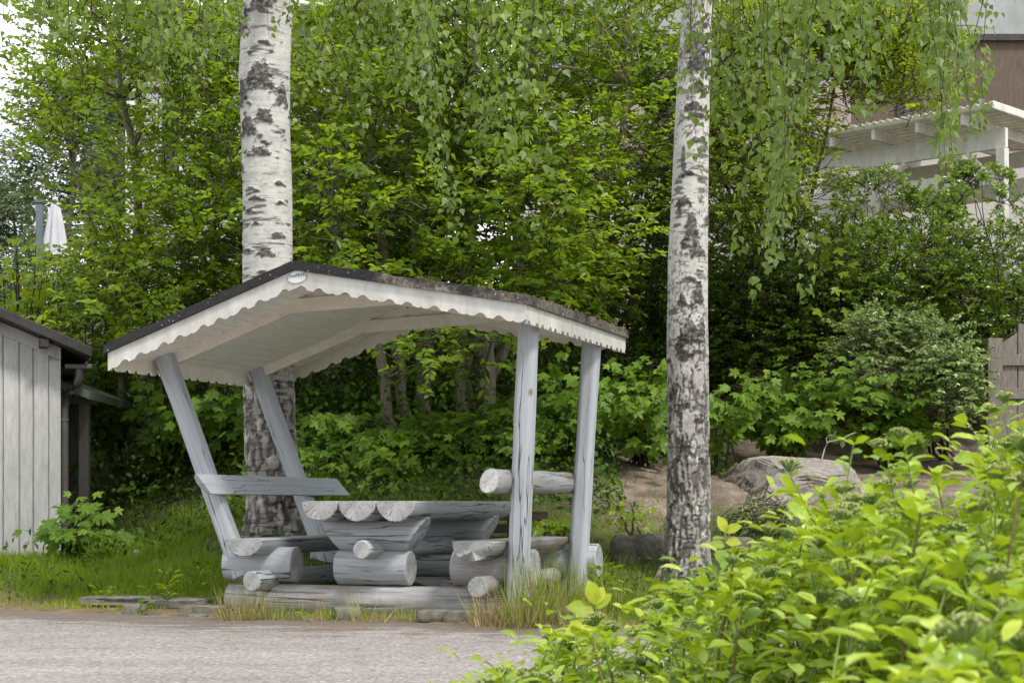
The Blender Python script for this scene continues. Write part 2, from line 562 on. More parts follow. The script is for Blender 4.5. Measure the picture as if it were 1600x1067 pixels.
def T_near(w=0.52):
    ys = [0, .22, .48, .75, 1.0]
    ws = [0.02, .38, .5, .36, 0]
    zs = [0, .03, .035, .0, -.09]
    v = [(0, y, z) for y, z in zip(ys, zs)]
    for s in (1, -1):
        for i in (1, 2, 3):
            v.append((s * ws[i] * w, ys[i] + .02, zs[i] + .06 + .01 * i))
    q = [[1, 5, 6, 2], [2, 6, 7, 3], [8, 1, 2, 9], [9, 2, 3, 10]]
    t = [[0, 5, 1], [3, 7, 4], [0, 1, 8], [3, 4, 10]]
    return np.array(v, float), [np.array(q), np.array(t)]


def T_maple():
    pts = []
    lobes = [(-118, .42, .15), (-55, .62, .2), (0, .74, .22), (55, .62, .2), (118, .42, .15)]
    cy = .32
    ring = [(-0.05, 0.06)]
    prev = None
    for i, (ang, ln, wd) in enumerate(lobes):
        a = math.radians(ang)
        d = np.array([math.sin(a), math.cos(a)])
        n = np.array([math.cos(a), -math.sin(a)])
        c = np.array([0, cy])
        if i:
            am = math.radians((ang + lobes[i - 1][0]) / 2)
            ring.append(tuple(c + np.array([math.sin(am), math.cos(am)]) * .24))
        ring.append(tuple(c + d * ln * .62 - n * wd * .75))
        ring.append(tuple(c + d * ln * .80 - n * wd * .32))
        ring.append(tuple(c + d * ln))
        ring.append(tuple(c + d * ln * .80 + n * wd * .32))
        ring.append(tuple(c + d * ln * .62 + n * wd * .75))
    ring.append((0.05, 0.06))
    v = [(0, cy, -.03)]
    for x, y in ring:
        r = math.hypot(x, y - cy)
        v.append((x, y, .05 - .16 * r * r + .03 * math.sin(9 * x)))
    n = len(ring)
    f = [[0, 1 + i, 1 + (i + 1) % n] for i in range(n)]
    return np.array(v, float), [np.array(f)[:, [0, 2, 1]]]


def T_blade():
    v = [(-.5, 0, 0), (.5, 0, 0), (-.38, .5, .06), (.38, .5, .06), (0, 1, .28)]
    return np.array(v, float), [np.array([[0, 1, 3, 2]]), np.array([[2, 3, 4]])]


def T_diamond(w=0.5):
    v = [(0, 0, 0), (w / 2, .5, .08), (0, 1, 0), (-w / 2, .5, .08)]
    return np.array(v, float), [np.array([[0, 1, 2, 3]])]


def T_ball():
    v = [(0, 0, 1), (1, 0, 0), (0, 1, 0), (-1, 0, 0), (0, -1, 0), (0, 0, -1)]
    f = [[0, 1, 2], [0, 2, 3], [0, 3, 4], [0, 4, 1], [5, 2, 1], [5, 3, 2], [5, 4, 3], [5, 1, 4]]
    return np.array(v, float), [np.array(f)]


def leaf_mesh(name, T, P, D, N, S, mat, parent=None, origin=(0, 0, 0), rnd=None, wid=None):
    """instance template T at P pointing D with normal N and size S, as one mesh"""
    tv, tf = T
    P, D, N = np.asarray(P, float), norm(D), np.asarray(N, float)
    X = norm(np.cross(D, N))
    Z = np.cross(X, D)
    n, k = len(P), len(tv)
    S = np.broadcast_to(S, (n,))
    wid = np.ones(n) if wid is None else np.broadcast_to(wid, (n,))
    V = P[:, None, :] + S[:, None, None] * (tv[None, :, 0:1] * wid[:, None, None] * X[:, None, :] + tv[None, :, 1:2] * D[:, None, :] + tv[None, :, 2:3] * Z[:, None, :])
    V = V.reshape(-1, 3) - np.asarray(origin)
    off = (np.arange(n) * k)[:, None, None]
    faces = [(f[None] + off).reshape(-1, f.shape[1]) for f in tf]
    if rnd is None:
        rnd = rng.random(n)
    r = np.concatenate([np.repeat(rnd, len(f)) for f in tf])
    return np_mesh(name, V, faces, mat, parent, attrs={'rnd': ('FACE', 'FLOAT', r)}, smooth=False)


def rand_dir(n):
    return norm(rng.normal(0, 1, (n, 3)))


def sprays(C, Rc, nspray, nleaf, twig=(0.25, 0.45), outward=None, leaf=(0.06, 0.09), droop=0.15, flat=0.55, face=(0, -0.35, 0.75), up=0.15):
    """sprays of leaves on short twigs round clump centres C with radius Rc. returns leaf arrays and twig polylines"""
    k = len(C)
    n = k * nspray
    ci = np.repeat(np.arange(k), nspray)
    off = rand_dir(n) * (rng.random((n, 1)) ** 0.5)
    off[:, 2] *= 0.75
    Rr = np.broadcast_to(Rc, (k,))[ci][:, None]
    S = C[ci] + off * Rr
    d = off * 0.8 + rng.normal(0, 0.45, (n, 3))
    if outward is not None:
        d = d + norm(C[ci] - np.asarray(outward)) * 0.6
    d[:, 2] = d[:, 2] * flat + up
    d = norm(d)
    L = rng.uniform(*twig, n)
    tl = (np.arange(nleaf) + 0.6 + rng.uniform(-.3, .3, (n, nleaf))) / nleaf
    P = S[:, None, :] + d[:, None, :] * (L[:, None] * tl)[..., None]
    P[..., 2] -= droop * L[:, None] * tl ** 2
    side = norm(np.cross(d, np.array([0, 0, 1.0])))
    sg = np.where(np.arange(nleaf) % 2 == 0, 1.0, -1.0)
    D = d[:, None, :] * 0.75 + side[:, None, :] * sg[None, :, None] * 0.9 + rng.normal(0, 0.35, (n, nleaf, 3))
    D[..., 2] -= 0.25
    N = np.array(face)[None, None, :] + rng.normal(0, 0.5, (n, nleaf, 3))
    Sz = rng.uniform(*leaf, (n, nleaf)) * (0.75 + 0.4 * np.sin(np.pi * np.clip(tl, 0, 1)))
    # colour varies by spray more than by leaf
    cr = np.clip(rng.normal(0.5, 0.2, n)[:, None] + rng.normal(0, 0.18, (n, nleaf)), 0, 1)
    tw = np.stack([S - d * 0.12, S + d * L[:, None] * .5 - np.array([0, 0, 1]) * (droop * L * .25)[:, None], S + d * L[:, None] - np.array([0, 0, 1]) * (droop * L)[:, None]], 1)
    tr = np.tile(np.array([[0.005, 0.0035, 0.0015]]), (n, 1))
    return P.reshape(-1, 3), D.reshape(-1, 3), N.reshape(-1, 3), Sz.ravel(), cr.ravel(), tw, tr


def region(n, px, py, Y, keep=None):
    out = []
    while len(out) < n:
        a, b, y = rng.uniform(*px), rng.uniform(*py), rng.uniform(*Y)
        if keep is None or keep(a, b, y):
            out.append(W(a, b, y))
    return np.array(out)


def nearest_on(polys, c):
    best = None
    for p, r in polys:
        d = np.linalg.norm(p - c, axis=1) + np.maximum(0, p[:, 2] - c[2] + 0.1) * 0.8
        i = int(np.argmin(d))
        if best is None or d[i] < best[0]:
            best = (d[i], p[i], r[i])
    return best


def tree(name, label, cat, base, stems, C, Rc, nspray, nleaf, T, lmat, leaf, group=None, stem_mat=None, twig=(0.25, 0.45), br=0.012, droop=0.15, stem_name='trunk', crown_name='crown', face=(0, -0.35, 0.75), keepout=None, branch_w=0.05, up=0.15, separate=True):
    """stems: list of (points, radii). each stem is a part; branches reach every clump; leaves form the crown"""
    base = np.asarray(base, float)
    root = thing(name, label, cat, base, 0, group)
    sm = stem_mat or M['stem']
    if separate:
        for s in stems:
            tube_obj(stem_name, [s], sm, root, 10, base)
    else:
        tube_obj(stem_name, stems, sm, root, 8, base)
    polys = [(s[0], s[1]) for s in stems]
    brs = []
    for c in C:
        d, p, r = nearest_on(polys, c)
        q = curve_pts(p, c, 5, sag=rng.uniform(-.12, .05) * min(d, 1.5), wob=branch_w * min(d, 1))
        rr = np.linspace(min(r * .55, br * (0.7 + 0.5 * d)), 0.004, 5)
        brs.append((q, rr))
    tube_obj('branches', brs, sm, root, 5, base)
    P, D, N, S, cr, tw, tr = sprays(C, Rc, nspray, nleaf, twig=twig, leaf=leaf, outward=base + np.array([0, 0, 1.0]), droop=droop, face=face, up=up)
    if keepout is not None:
        k = ~keepout(P)
        P, D, N, S, cr = P[k], D[k], N[k], S[k], cr[k]
    cro = leaf_mesh(crown_name, T, P, D, N, S, lmat, root, base, cr)
    v, q = tubes(tw, tr, 3)
    np_mesh('twigs', v - base, [q], M['twig'], cro)
    return root


# ------------------------------------------------------------------ terrain
EDGE = np.array([(-9, 16), (-3.8, 13.3), (-2.47, 12.6), (-1.5, 12.13), (-.64, 11.94), (0, 11.5), (.2, 11.34), (1, 11.1), (3, 10.8), (9, 10.2)])


def edge(X):
    return np.interp(X, EDGE[:, 0], EDGE[:, 1])


CT = []
for ex, ey in EDGE:
    CT.append((ex, ey, 0.0))
    CT.append((ex, ey - 1.0, 0.0))
    CT.append((ex, ey - 2.5, 0.0))
for px, py, Y in [(0, 900, 14.3), (50, 886, 15.6), (97, 868, 17), (-120, 880, 16), (200, 868, 15.5), (250, 780, 17.8), (200, 715, 20), (300, 832, 16),
                  (430, 836, 14.8), (1070, 903, 14.0), (980, 850, 15), (1000, 790, 16.2), (1000, 720, 18.5), (1150, 770, 16.6), (1150, 703, 19.3),
                  (1300, 692, 20), (1450, 690, 20), (1560, 650, 21), (1500, 760, 17), (1600, 800, 15), (1180, 860, 14.8), (690, 655, 17.8),
                  (450, 690, 18), (850, 660, 18.2), (1700, 690, 20)]:
    CT.append(tuple(W(px, py, Y)))
for X, Y, Z in [(-.6, 13.0, .03), (-1.4, 13.3, .05), (.3, 13.0, .04), (-.2, 14.3, .1), (.7, 12.6, .05), (1.6, 12.4, .08), (3.0, 12.5, .12), (-3, 14.5, .22), (-.3, 15.8, .75),
                (-6, 22, 2.4), (-2, 22, 2.8), (2, 22, 2.7), (6, 22, 2.6), (-6, 26, 3.6), (0, 26, 3.8), (6, 26, 3.8), (-9, 30, 4.0), (0, 30, 4.2), (9, 30, 4.2), (9, 15, 1.0), (-9, 19, .9)]:
    CT.append((X, Y, Z))
CT = np.array(CT)


def _U(r2):
    return 0.5 * r2 * np.log(r2 + 1e-9)


def _fit(C):
    n = len(C)
    d2 = ((C[:, None, :2] - C[None, :, :2]) ** 2).sum(-1)
    A = np.zeros((n + 3, n + 3))
    A[:n, :n] = _U(d2) + np.eye(n) * 0.05
    A[:n, n] = 1
    A[:n, n + 1:] = C[:, :2]
    A[n:, :n] = A[:n, n:].T
    return np.linalg.solve(A, np.concatenate([C[:, 2], [0, 0, 0]]))


TW = _fit(CT)


def ground(X, Y, rough=True):
    X = np.atleast_1d(np.asarray(X, float))
    Y = np.atleast_1d(np.asarray(Y, float))
    xc, yc = np.clip(X, -9, 9), np.clip(Y, 6, 30)
    z = np.zeros(len(xc))
    for a in range(0, len(xc), 20000):
        s = slice(a, a + 20000)
        d2 = (xc[s, None] - CT[None, :, 0]) ** 2 + (yc[s, None] - CT[None, :, 1]) ** 2
        z[s] = _U(d2) @ TW[:-3] + TW[-3] + TW[-2] * xc[s] + TW[-1] * yc[s]
    d = Y - edge(X)
    z = np.clip(z, -0.02, 4.4)
    z = z * sstep(0.0, 0.5, d) + 0.035 * sstep(0.0, 0.12, d)
    z = z * (1 - sstep(28, 33, Y)) + 4.3 * sstep(28, 33, Y)
    if rough:
        p = np.stack([X, Y, 0 * X], 1)
        z = z + sstep(0.1, 1.2, d) * ((fbm(p * 1.3, 4) - .5) * .12 + (fbm(p * 7, 3) - .5) * .035)
    return z


def gz(X, Y):
    return float(ground(X, Y)[0])


def G(px, Y):
    X = (px - 800) * Y / F
    return np.array([X, Y, gz(X, Y)])

# ------------------------------------------------------------------ ground and road
xs = np.unique(np.concatenate([np.linspace(-150, -9, 24), np.linspace(-9, 9, 260), np.linspace(9, 150, 24)]))
ys = np.unique(np.concatenate([np.linspace(-60, 9, 30), np.linspace(9, 23, 230), np.linspace(23, 40, 40), np.linspace(40, 220, 24)]))
gx, gy = np.meshgrid(xs, ys)
gxf, gyf = gx.ravel(), gy.ravel()
gh = ground(gxf, gyf) - 0.004
nx, ny = len(xs), len(ys)
ii = np.arange(nx * ny).reshape(ny, nx)
gq = np.stack([ii[:-1, :-1], ii[:-1, 1:], ii[1:, 1:], ii[1:, :-1]], -1).reshape(-1, 4)
pp = np.stack([gxf, gyf, 0 * gxf], 1)
# dry bare soil on the right-hand bank, green turf floor elsewhere, needle litter near the road edge
n_a = fbm(pp * 0.9, 4)
n_b = fbm(pp * 5, 4)
n_c = fbm(pp * 16, 3)
dirt = sstep(1.3, 2.6, gxf + (n_a - .5) * 2.2) * sstep(14.6, 16.2, gyf + (n_a - .5) * 2)
dirt = np.maximum(dirt, sstep(0.35, 1.1, gxf + (n_a - .5) * 1.5) * sstep(15.3, 16.2, gyf + (n_a - .5) * 2))
ed = gyf - edge(gxf)
litter = (1 - sstep(0.15, 0.75, ed + (n_b - .5) * .7)) * (n_c * .7 + .5)
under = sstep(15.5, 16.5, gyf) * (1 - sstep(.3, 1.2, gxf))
soil = np.array([0.15, 0.115, 0.088])
soil2 = np.array([0.31, 0.25, 0.20])
turf = np.array([0.052, 0.070, 0.018])
turf2 = np.array([0.095, 0.105, 0.04])
lit = np.array([0.26, 0.185, 0.115])
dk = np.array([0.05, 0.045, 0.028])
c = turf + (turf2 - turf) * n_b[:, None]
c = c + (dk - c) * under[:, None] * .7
sc_ = soil + (soil2 - soil) * np.clip((n_b - .35) * 2.2 + (n_c - .5), 0, 1)[:, None]
c = c + (sc_ - c) * dirt[:, None]
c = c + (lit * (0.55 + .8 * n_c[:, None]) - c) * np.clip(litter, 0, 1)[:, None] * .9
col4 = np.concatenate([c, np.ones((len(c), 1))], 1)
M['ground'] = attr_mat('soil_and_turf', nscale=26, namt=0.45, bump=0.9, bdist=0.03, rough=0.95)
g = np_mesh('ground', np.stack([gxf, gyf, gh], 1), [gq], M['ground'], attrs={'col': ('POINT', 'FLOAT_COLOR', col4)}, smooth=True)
g['kind'] = 'structure'


def road_mat():
    m, nt, ns, lk = new_mat('worn_asphalt')
    tc = nd(ns, 'ShaderNodeTexCoord')

    def noise(s, d=5, r=.6, st=(1, 1, 1)):
        mp = nd(ns, 'ShaderNodeMapping')
        mp.inputs['Scale'].default_value = st
        lk.new(tc.outputs['Object'], mp.inputs[0])
        n = nd(ns, 'ShaderNodeTexNoise', Scale=s, Detail=d, Roughness=r)
        lk.new(mp.outputs[0], n.inputs['Vector'])
        return n.outputs['Fac']
    vo = nd(ns, 'ShaderNodeTexVoronoi', Scale=58.0)
    lk.new(tc.outputs['Object'], vo.inputs['Vector'])
    r = ramp(ns, [(0.0, (0.13, 0.123, 0.118)), (0.35, (0.232, 0.216, 0.204)), (0.65, (0.295, 0.268, 0.25)), (0.9, (0.40, 0.355, 0.335)), (1.0, (0.52, 0.50, 0.48))])
    lk.new(vo.outputs['Color'], r.inputs[0])
    br = ramp(ns, [(0.3, g3(.76)), (0.7, g3(1.14))])
    lk.new(noise(.9, 7, .7, (.6, 1.6, 1)), br.inputs[0])
    mx = nd(ns, 'ShaderNodeMix', data_type='RGBA', blend_type='MULTIPLY')
    mx.inputs[0].default_value = 1
    lk.new(r.outputs[0], mx.inputs[6])
    lk.new(br.outputs[0], mx.inputs[7])
    # dark crumbly dirt near the verge
    at = nd(ns, 'ShaderNodeAttribute', attribute_name='verge')
    dn = math_n(ns, lk, 'ADD', math_n(ns, lk, 'MULTIPLY', noise(2.2, 7, .75, (1, 2.2, 1)), 1.0), math_n(ns, lk, 'MULTIPLY', at.outputs['Fac'], 0.34))
    dr = ramp(ns, [(0.70, g3(0)), (0.80, g3(1))])
    lk.new(dn, dr.inputs[0])
    m2 = nd(ns, 'ShaderNodeMix', data_type='RGBA')
    lk.new(math_n(ns, lk, 'MULTIPLY', dr.outputs[0], 0.8), m2.inputs[0])
    lk.new(mx.outputs[2], m2.inputs[6])
    dc = ramp(ns, [(0.3, (0.07, 0.055, 0.04)), (0.7, (0.21, 0.165, 0.125))])
    lk.new(noise(60, 4), dc.inputs[0])
    lk.new(dc.outputs[0], m2.inputs[7])
    p = nd(ns, 'ShaderNodeBsdfPrincipled', Roughness=0.9)
    p.inputs['Specular IOR Level'].default_value = 0.2
    lk.new(m2.outputs[2], p.inputs['Base Color'])
    b = nd(ns, 'ShaderNodeBump', Strength=0.8, Distance=0.006)
    lk.new(vo.outputs['Distance'], b.inputs['Height'])
    lk.new(b.outputs[0], p.inputs['Normal'])
    o = nd(ns, 'ShaderNodeOutputMaterial')
    lk.new(p.outputs[0], o.inputs[0])
    return m


rx = np.unique(np.concatenate([np.linspace(-60, -9, 12), np.linspace(-9, 9, 300), np.linspace(9, 60, 12)]))
rt = np.concatenate([np.linspace(0, .12, 24), np.linspace(.14, 1, 26)])
RX, RT = np.meshgrid(rx, rt)
e_ = edge(RX) + 0.16 * (fbm(np.stack([RX.ravel() * 2.2, 0 * RX.ravel(), 0 * RX.ravel()], 1), 5).reshape(RX.shape) - .5) - .02
RY = e_ + RT * (-30 - e_)
rz_ = 0.004 + 0.012 * (fbm(np.stack([RX.ravel(), RY.ravel(), 0 * RX.ravel()], 1) * .8, 3) - .5) + 0.012
ii = np.arange(RX.size).reshape(RX.shape)
rq = np.stack([ii[1:, :-1], ii[1:, 1:], ii[:-1, 1:], ii[:-1, :-1]], -1).reshape(-1, 4)
verge = sstep(2.6, 0.0, (edge(RX) - RY).ravel())
road = np_mesh('road', np.stack([RX.ravel(), RY.ravel(), rz_], 1), [rq], road_mat(), attrs={'verge': ('POINT', 'FLOAT', verge)}, smooth=True)
road['kind'] = 'structure'

# ------------------------------------------------------------------ shelter (local axes: u across, v into depth, z up)
YAW = math.radians(16.9)
SX, SY = (633 - 800) * 12.4 / F, 12.4
sh = thing('picnic_shelter', 'grey log picnic shelter with built-in table and benches under a scalloped white gable roof', 'picnic shelter', (SX, SY, 0), -YAW)


def prof_round(r, k=26, seed=0, flat_top=None, flat=None):
    th = np.arange(k) * 2 * np.pi / k
    q = np.stack([np.cos(th), np.sin(th), 0 * th + seed], 1)
    rr = r * (1 + 0.05 * (vnoise(q * 1.5 + 5) - .5))
    p = np.stack([rr * np.cos(th), rr * np.sin(th)], 1)
    if flat is not None:
        p = np.clip(p, -flat * r, flat * r)
    if flat_top is not None:
        p[:, 1] = np.minimum(p[:, 1], flat_top)
    return p


def prof_half(r, k=16, seed=0, depth=1.0):
    th = np.pi + np.arange(k + 1) * np.pi / k
    rr = r * (1 + 0.05 * (vnoise(np.stack([np.cos(th), np.sin(th), 0 * th + seed], 1) * 1.7 + 9) - .5))
    p = [(a * math.cos(t), a * math.sin(t) * depth) for a, t in zip(rr, th)]
    # slightly worn top edge
    top = [(r * .93, .008), (r * .4, .010), (-r * .4, .010), (-r * .93, .008)]
    return np.array(p + top)


def log_part(name, p0, p1, prof, mat=None, parent=sh, s0=None, s1=None, segs=14, taper=1.0, up=(0, 0, 1), ch=0.007, wob=0.004, seed=0, end=None):
    p0, p1 = Vector(p0), Vector(p1)
    L = (p1 - p0).length
    x = (p1 - p0) / L
    y = Vector(up).cross(x).normalized()
    z = x.cross(y)
    M4 = Matrix((x, y, z)).transposed().to_4x4()
    M4.translation = p0
    k = len(prof)
    f0 = s0 or (lambda a, b: 0 * a)
    f1 = s1 or (lambda a, b: 0 * a)
    rmax = np.abs(prof).max()
    rows = []
    ts = np.concatenate([[0, ch / L], np.linspace(ch / L, 1 - ch / L, segs)[1:-1], [1 - ch / L, 1]])
    for i, t in enumerate(ts):
        sc = 1 + (taper - 1) * t
        if i in (0, len(ts) - 1):
            sc *= 1 - ch / rmax
        q = np.stack([0 * prof[:, 0] + t * 6 + seed * 7.7, prof[:, 0] / rmax * 1.2, prof[:, 1] / rmax * 1.2], 1)
        d = 1 + (vnoise(q) - .5) * 2 * wob / rmax
        pr = prof * sc * d[:, None]
        xx = L * t + (1 - t) * f0(pr[:, 0], pr[:, 1]) + t * f1(pr[:, 0], pr[:, 1])
        rows.append(np.stack([xx, pr[:, 0], pr[:, 1]], 1))
    V = np.concatenate(rows)
    n = len(ts)
    f, mi = [], []
    for i in range(n - 1):
        for j in range(k):
            a, b = i * k + j, i * k + (j + 1) % k
            f.append((a, b, b + k, a + k))
            mi.append(0)
    V = list(map(tuple, V))
    for e, rev in ((0, True), (n - 1, False)):
        cpt = np.mean([V[e * k + j] for j in range(k)], axis=0)
        V.append(tuple(cpt))
        for j in range(k):
            a, b = e * k + j, e * k + (j + 1) % k
            f.append((b, a, len(V) - 1) if rev else (a, b, len(V) - 1))
            mi.append(1)
    mb = MB()
    mb.v, mb.f, mb.m = V, f, mi
    o = mb.build(name, [mat or M['log'], end or M['end']], parent, smooth=math.radians(40), mat4=M4)
    return o


def slant(a):
    return lambda y, z: a * z


for vv in (0.12, 1.72):
    # sill, three short logs lying on it, tapering trestle log
    log_part('sill_log', (-1.375, vv, .105), (.885, vv, .105), prof_round(.135, seed=vv, flat_top=.122), M['worn'], segs=24, seed=vv, s1=slant(.1))
    log_part('bench_log', (-1.40, vv, .371), (-.865, vv, .371), prof_round(.127, seed=vv + 1), seed=vv + 1)
    log_part('table_log', (-.54, vv, .355), (-.0, vv, .355), prof_round(.122, seed=vv + 2), seed=vv + 2)
    log_part('bench_log', (.325, vv, .362), (.905 if vv < 1 else .95, vv, .362), prof_round(.130, seed=vv + 3), M['worn'] if vv < 1 else M['log'], seed=vv + 3)
    log_part('table_trestle', (-.585, vv, .588), (.065, vv, .588), prof_round(.124, seed=vv + 4), s0=slant(-.62), s1=slant(.62), seed=vv + 4, up=(0, 0, 1), end=M['log'])
log_part('floor_rail', (-1.05, -.235, .262), (-1.05, 2.06, .262), prof_round(.070, seed=8), seed=8, taper=1.05)
log_part('floor_rail', (.605, -.235, .245), (.605, 2.06, .245), prof_round(.073, seed=9), M['worn'], seed=9, taper=.98)
log_part('table_rail', (-.245, -.20, .487), (-.245, 2.02, .487), prof_round(.064, seed=10), seed=10, taper=1.06)
# table planks and seats: half logs, flat side up
for u0, r in ((-.545, .134), (-.268, .137), (.012, .140)):
    log_part('table_plank', (u0, -.23, .812), (u0, 2.1, .812), prof_half(r, seed=u0 * 9, depth=.96), seed=u0 * 5, segs=24)
log_part('seat', (-1.112, -.24, .549), (-1.112, 2.0, .549), prof_half(.138, seed=3, depth=.85), seed=3, segs=24)
log_part('seat', (.575, -.26, .543), (.575, 1.56, .543), prof_half(.175, seed=4, depth=.72), M['worn'], seed=4, segs=24, s0=lambda y, z: .05 * (y / .17) + .03 * np.sin(y * 45))
# posts
pr = prof_round(.078, seed=5)
log_part('post', (-1.26, .07, .28), (-1.90, .07, 1.91), prof_round(.077, k=40, seed=5, flat=.88), M['post'], up=(0, 1, 0), segs=24, seed=15, taper=.97)
log_part('post', (-1.26, 1.66, .28), (-1.90, 1.66, 1.91), prof_round(.077, k=40, seed=6, flat=.88), M['post'], up=(0, 1, 0), segs=24, seed=16, taper=.97)
log_part('post', (.815, -.025, .10), (.902, -.025, 2.09), prof_round(.077, k=40, seed=7, flat=.88), M['post'], up=(0, 1, 0), segs=24, seed=17, taper=.98)
log_part('post', (.80, 1.60, .10), (.925, 1.60, 2.09), prof_round(.077, k=40, seed=8, flat=.88), M['post'], up=(0, 1, 0), segs=24, seed=18, taper=.98)
# backrests on the inner side of the posts
bd = Vector((-1.90 + 1.26, 0, 1.91 - .28)).normalized()
bn = Vector((bd.z, 0, -bd.x))
cpl = Vector((-1.26, 0, .28)) + bd * .66 + bn * .082
pl = np.array([(-.074, 0), (.074, 0), (.074, .020), (.060, .034), (.03, .043), (-.03, .043), (-.060, .034), (-.074, .020)])
pl[:, 1] = .045 - pl[:, 1]
log_part('backrest', cpl + Vector((0, -.30, 0)), cpl + Vector((0, 2.26, 0)), pl, M['plank'], up=bn, ch=.003, wob=.001, segs=20, seed=21, s0=lambda y, z: -.8 * y, s1=lambda y, z: -1.1 * y, end=M['plank'])
log_part('backrest', (.735, -.40, .953), (.735, 1.69, .960), prof_round(.083, seed=12) * np.array([.8, 1]), M['worn'], segs=20, seed=22, s0=slant(.55))
# bolts
for p in ((.872, -.108, .27), (.83, 1.512, .30)):
    mb = MB()
    th = np.arange(10) * 2 * np.pi / 10
    a = [(p[0] + .014 * math.cos(t), p[1], p[2] + .014 * math.sin(t)) for t in th]
    b = [(x, y - .010, z) for x, y, z in a]
    mb.add(a + b, [tuple(range(10, 20))[::-1]] + [(i, (i + 1) % 10, 10 + (i + 1) % 10, 10 + i) for i in range(10)])
    mb.build('bolt', M['steel'], sh)

# roof: three lines of the gable, front at v = -.56, back at v = 2.22
VF, VB = -.56, 2.22
EL, RG, ER = Vector((-1.99, 0, 1.912)), Vector((-.584, 0, 2.432)), Vector((1.04, 0, 2.150))


def rp(p, v, dz=0, extra=0):
    t = (v - VF) / (VB - VF)
    return Vector((p[0], v, p[2] + dz + .03 * t))


FT = .062
# felt: one sheet with thickness, subdivided, edges a little uneven
nu, nv = 28, 24
us = np.concatenate([np.linspace(EL[0] - .02, RG[0], nu), np.linspace(RG[0], ER[0] + .02, nu)[1:]])
zs = np.interp(us, [EL[0], RG[0], ER[0]], [EL[2], RG[2], ER[2]])
zs = np.where(us < EL[0], EL[2] - .007, zs)
zs = np.where(us > ER[0], ER[2] - .003, zs)
vs = np.linspace(VF - .025, VB + .02, nv)
UU, VV = np.meshgrid(us, vs)
ZZ = zs[None, :] + .03 * (VV - VF) / (VB - VF)
jit = (fbm(np.stack([UU.ravel() * 6, VV.ravel() * 6, 0 * UU.ravel()], 1), 3) - .5).reshape(UU.shape) * .028
top = np.stack([UU, VV, ZZ + jit], -1).reshape(-1, 3)
bot = np.stack([UU, VV, ZZ - FT], -1).reshape(-1, 3)
ii = np.arange(UU.size).reshape(UU.shape)
N_ = UU.size
q = np.stack([ii[:-1, :-1], ii[:-1, 1:], ii[1:, 1:], ii[1:, :-1]], -1).reshape(-1, 4)
per = np.concatenate([ii[0, :], ii[1:, -1], ii[-1, -2::-1], ii[-2:0:-1, 0]])
pn = np.roll(per, -1)
side = np.stack([per, per + N_, pn + N_, pn], 1)[:, ::-1]
np_mesh('roof_felt', np.concatenate([top, bot]), [q, q[:, ::-1] + N_, side], M['felt'], sh, smooth=math.radians(50))
# moss cushions along the felt edge
mp_, ms_ = [], []
for u0, v0 in [(-1.86, VF), (-1.55, VF), (-1.2, VF), (.75, VF), (.3, VF)] + [(1.03, v) for v in np.linspace(-.3, 2.1, 9)]:
    for k in range(9):
        u = u0 + rng.normal(0, .03)
        v = v0 + .03 + rng.normal(0, .035)
        z = np.interp(u, [EL[0], RG[0], ER[0]], [EL[2], RG[2], ER[2]]) + .03 * (v - VF) / (VB - VF)
        mp_.append((u, v, z + .006))
        ms_.append(rng.uniform(.007, .018))
M['moss'] = leaf_mat('moss', [(0.05, 0.05, 0.015), (0.12, 0.11, 0.03), (0.2, 0.15, 0.05)], (0.05, 0.06, 0.01), 0.1, 0.95, 0.1)
rm_ = leaf_mesh('roof_moss', T_ball(), mp_, np.tile([0, 1, 0.], (len(mp_), 1)), np.tile([0, 0, 1.], (len(mp_), 1)), np.array(ms_), M['moss'], sh)
rm_['kind'] = 'stuff'

# ceiling boards running in depth
mb = MB()
for a, b in ((EL, RG), (RG, ER)):
    L = (b - a).length
    nb = int(L / .098)
    for k in range(nb):
        t0, t1 = k / nb + .003 / L, (k + 1) / nb - .003 / L
        p, r = a + (b - a) * t0, a + (b - a) * t1
        dz = -FT - .004 - random.uniform(0, .004)
        v = []
        for dd, e_ in ((0, 0), (-.018, .075)):
            p_, r_ = p + (r - p) * e_, r + (p - r) * e_
            v += [rp(p_, VF + .03, dz + dd), rp(r_, VF + .03, dz + dd), rp(r_, VB - .03, dz + dd), rp(p_, VB - .03, dz + dd)]
        mb.add(v, [(0, 1, 2, 3), (7, 6, 5, 4), (0, 4, 5, 1), (1, 5, 6, 2), (2, 6, 7, 3), (3, 7, 4, 0)])
mb.build('ceiling_boards', M['ceil'], sh)


def fascia(name, a, b, h, mat, normal, period=.32, amp=.026, th=.022, phase=0.0):
    """board whose top runs a-b, scalloped lower edge: hanging lobes between small arches"""
    a, b = Vector(a), Vector(b)
    L = (b - a).length
    n = max(24, int(L / period * 72))
    nrm = Vector(normal)
    f_, b_ = [], []
    for i in range(n + 1):
        t = i / n
        p = a + (b - a) * t
        s = (t * L / period + phase) % 1.0
        if s < .24:
            w = -.025 * math.sin(math.pi * s / .24) ** .75
        elif s < .60:
            q_ = ((s - .24) / .18) % 1.0
            w = -.008 + .011 * math.sin(math.pi * q_) ** .6
        elif s < .84:
            w = -.025 * math.sin(math.pi * (s - .60) / .24) ** .75
        else:
            w = .002
        dz = h + w
        f_.append((p, p - Vector((0, 0, dz))))
    mb = MB()
    v = []
    for p, q in f_:
        v += [p, q, q + nrm * th, p + nrm * th]
    fs = []
    for i in range(n):
        o = i * 4
        for j in range(4):
            fs.append((o + j, o + (j + 1) % 4, o + 4 + (j + 1) % 4, o + 4 + j))
    fs += [(0, 3, 2, 1), (n * 4, n * 4 + 1, n * 4 + 2, n * 4 + 3)]
    mb.add(v, fs)
    return mb.build(name, mat, sh, smooth=False)


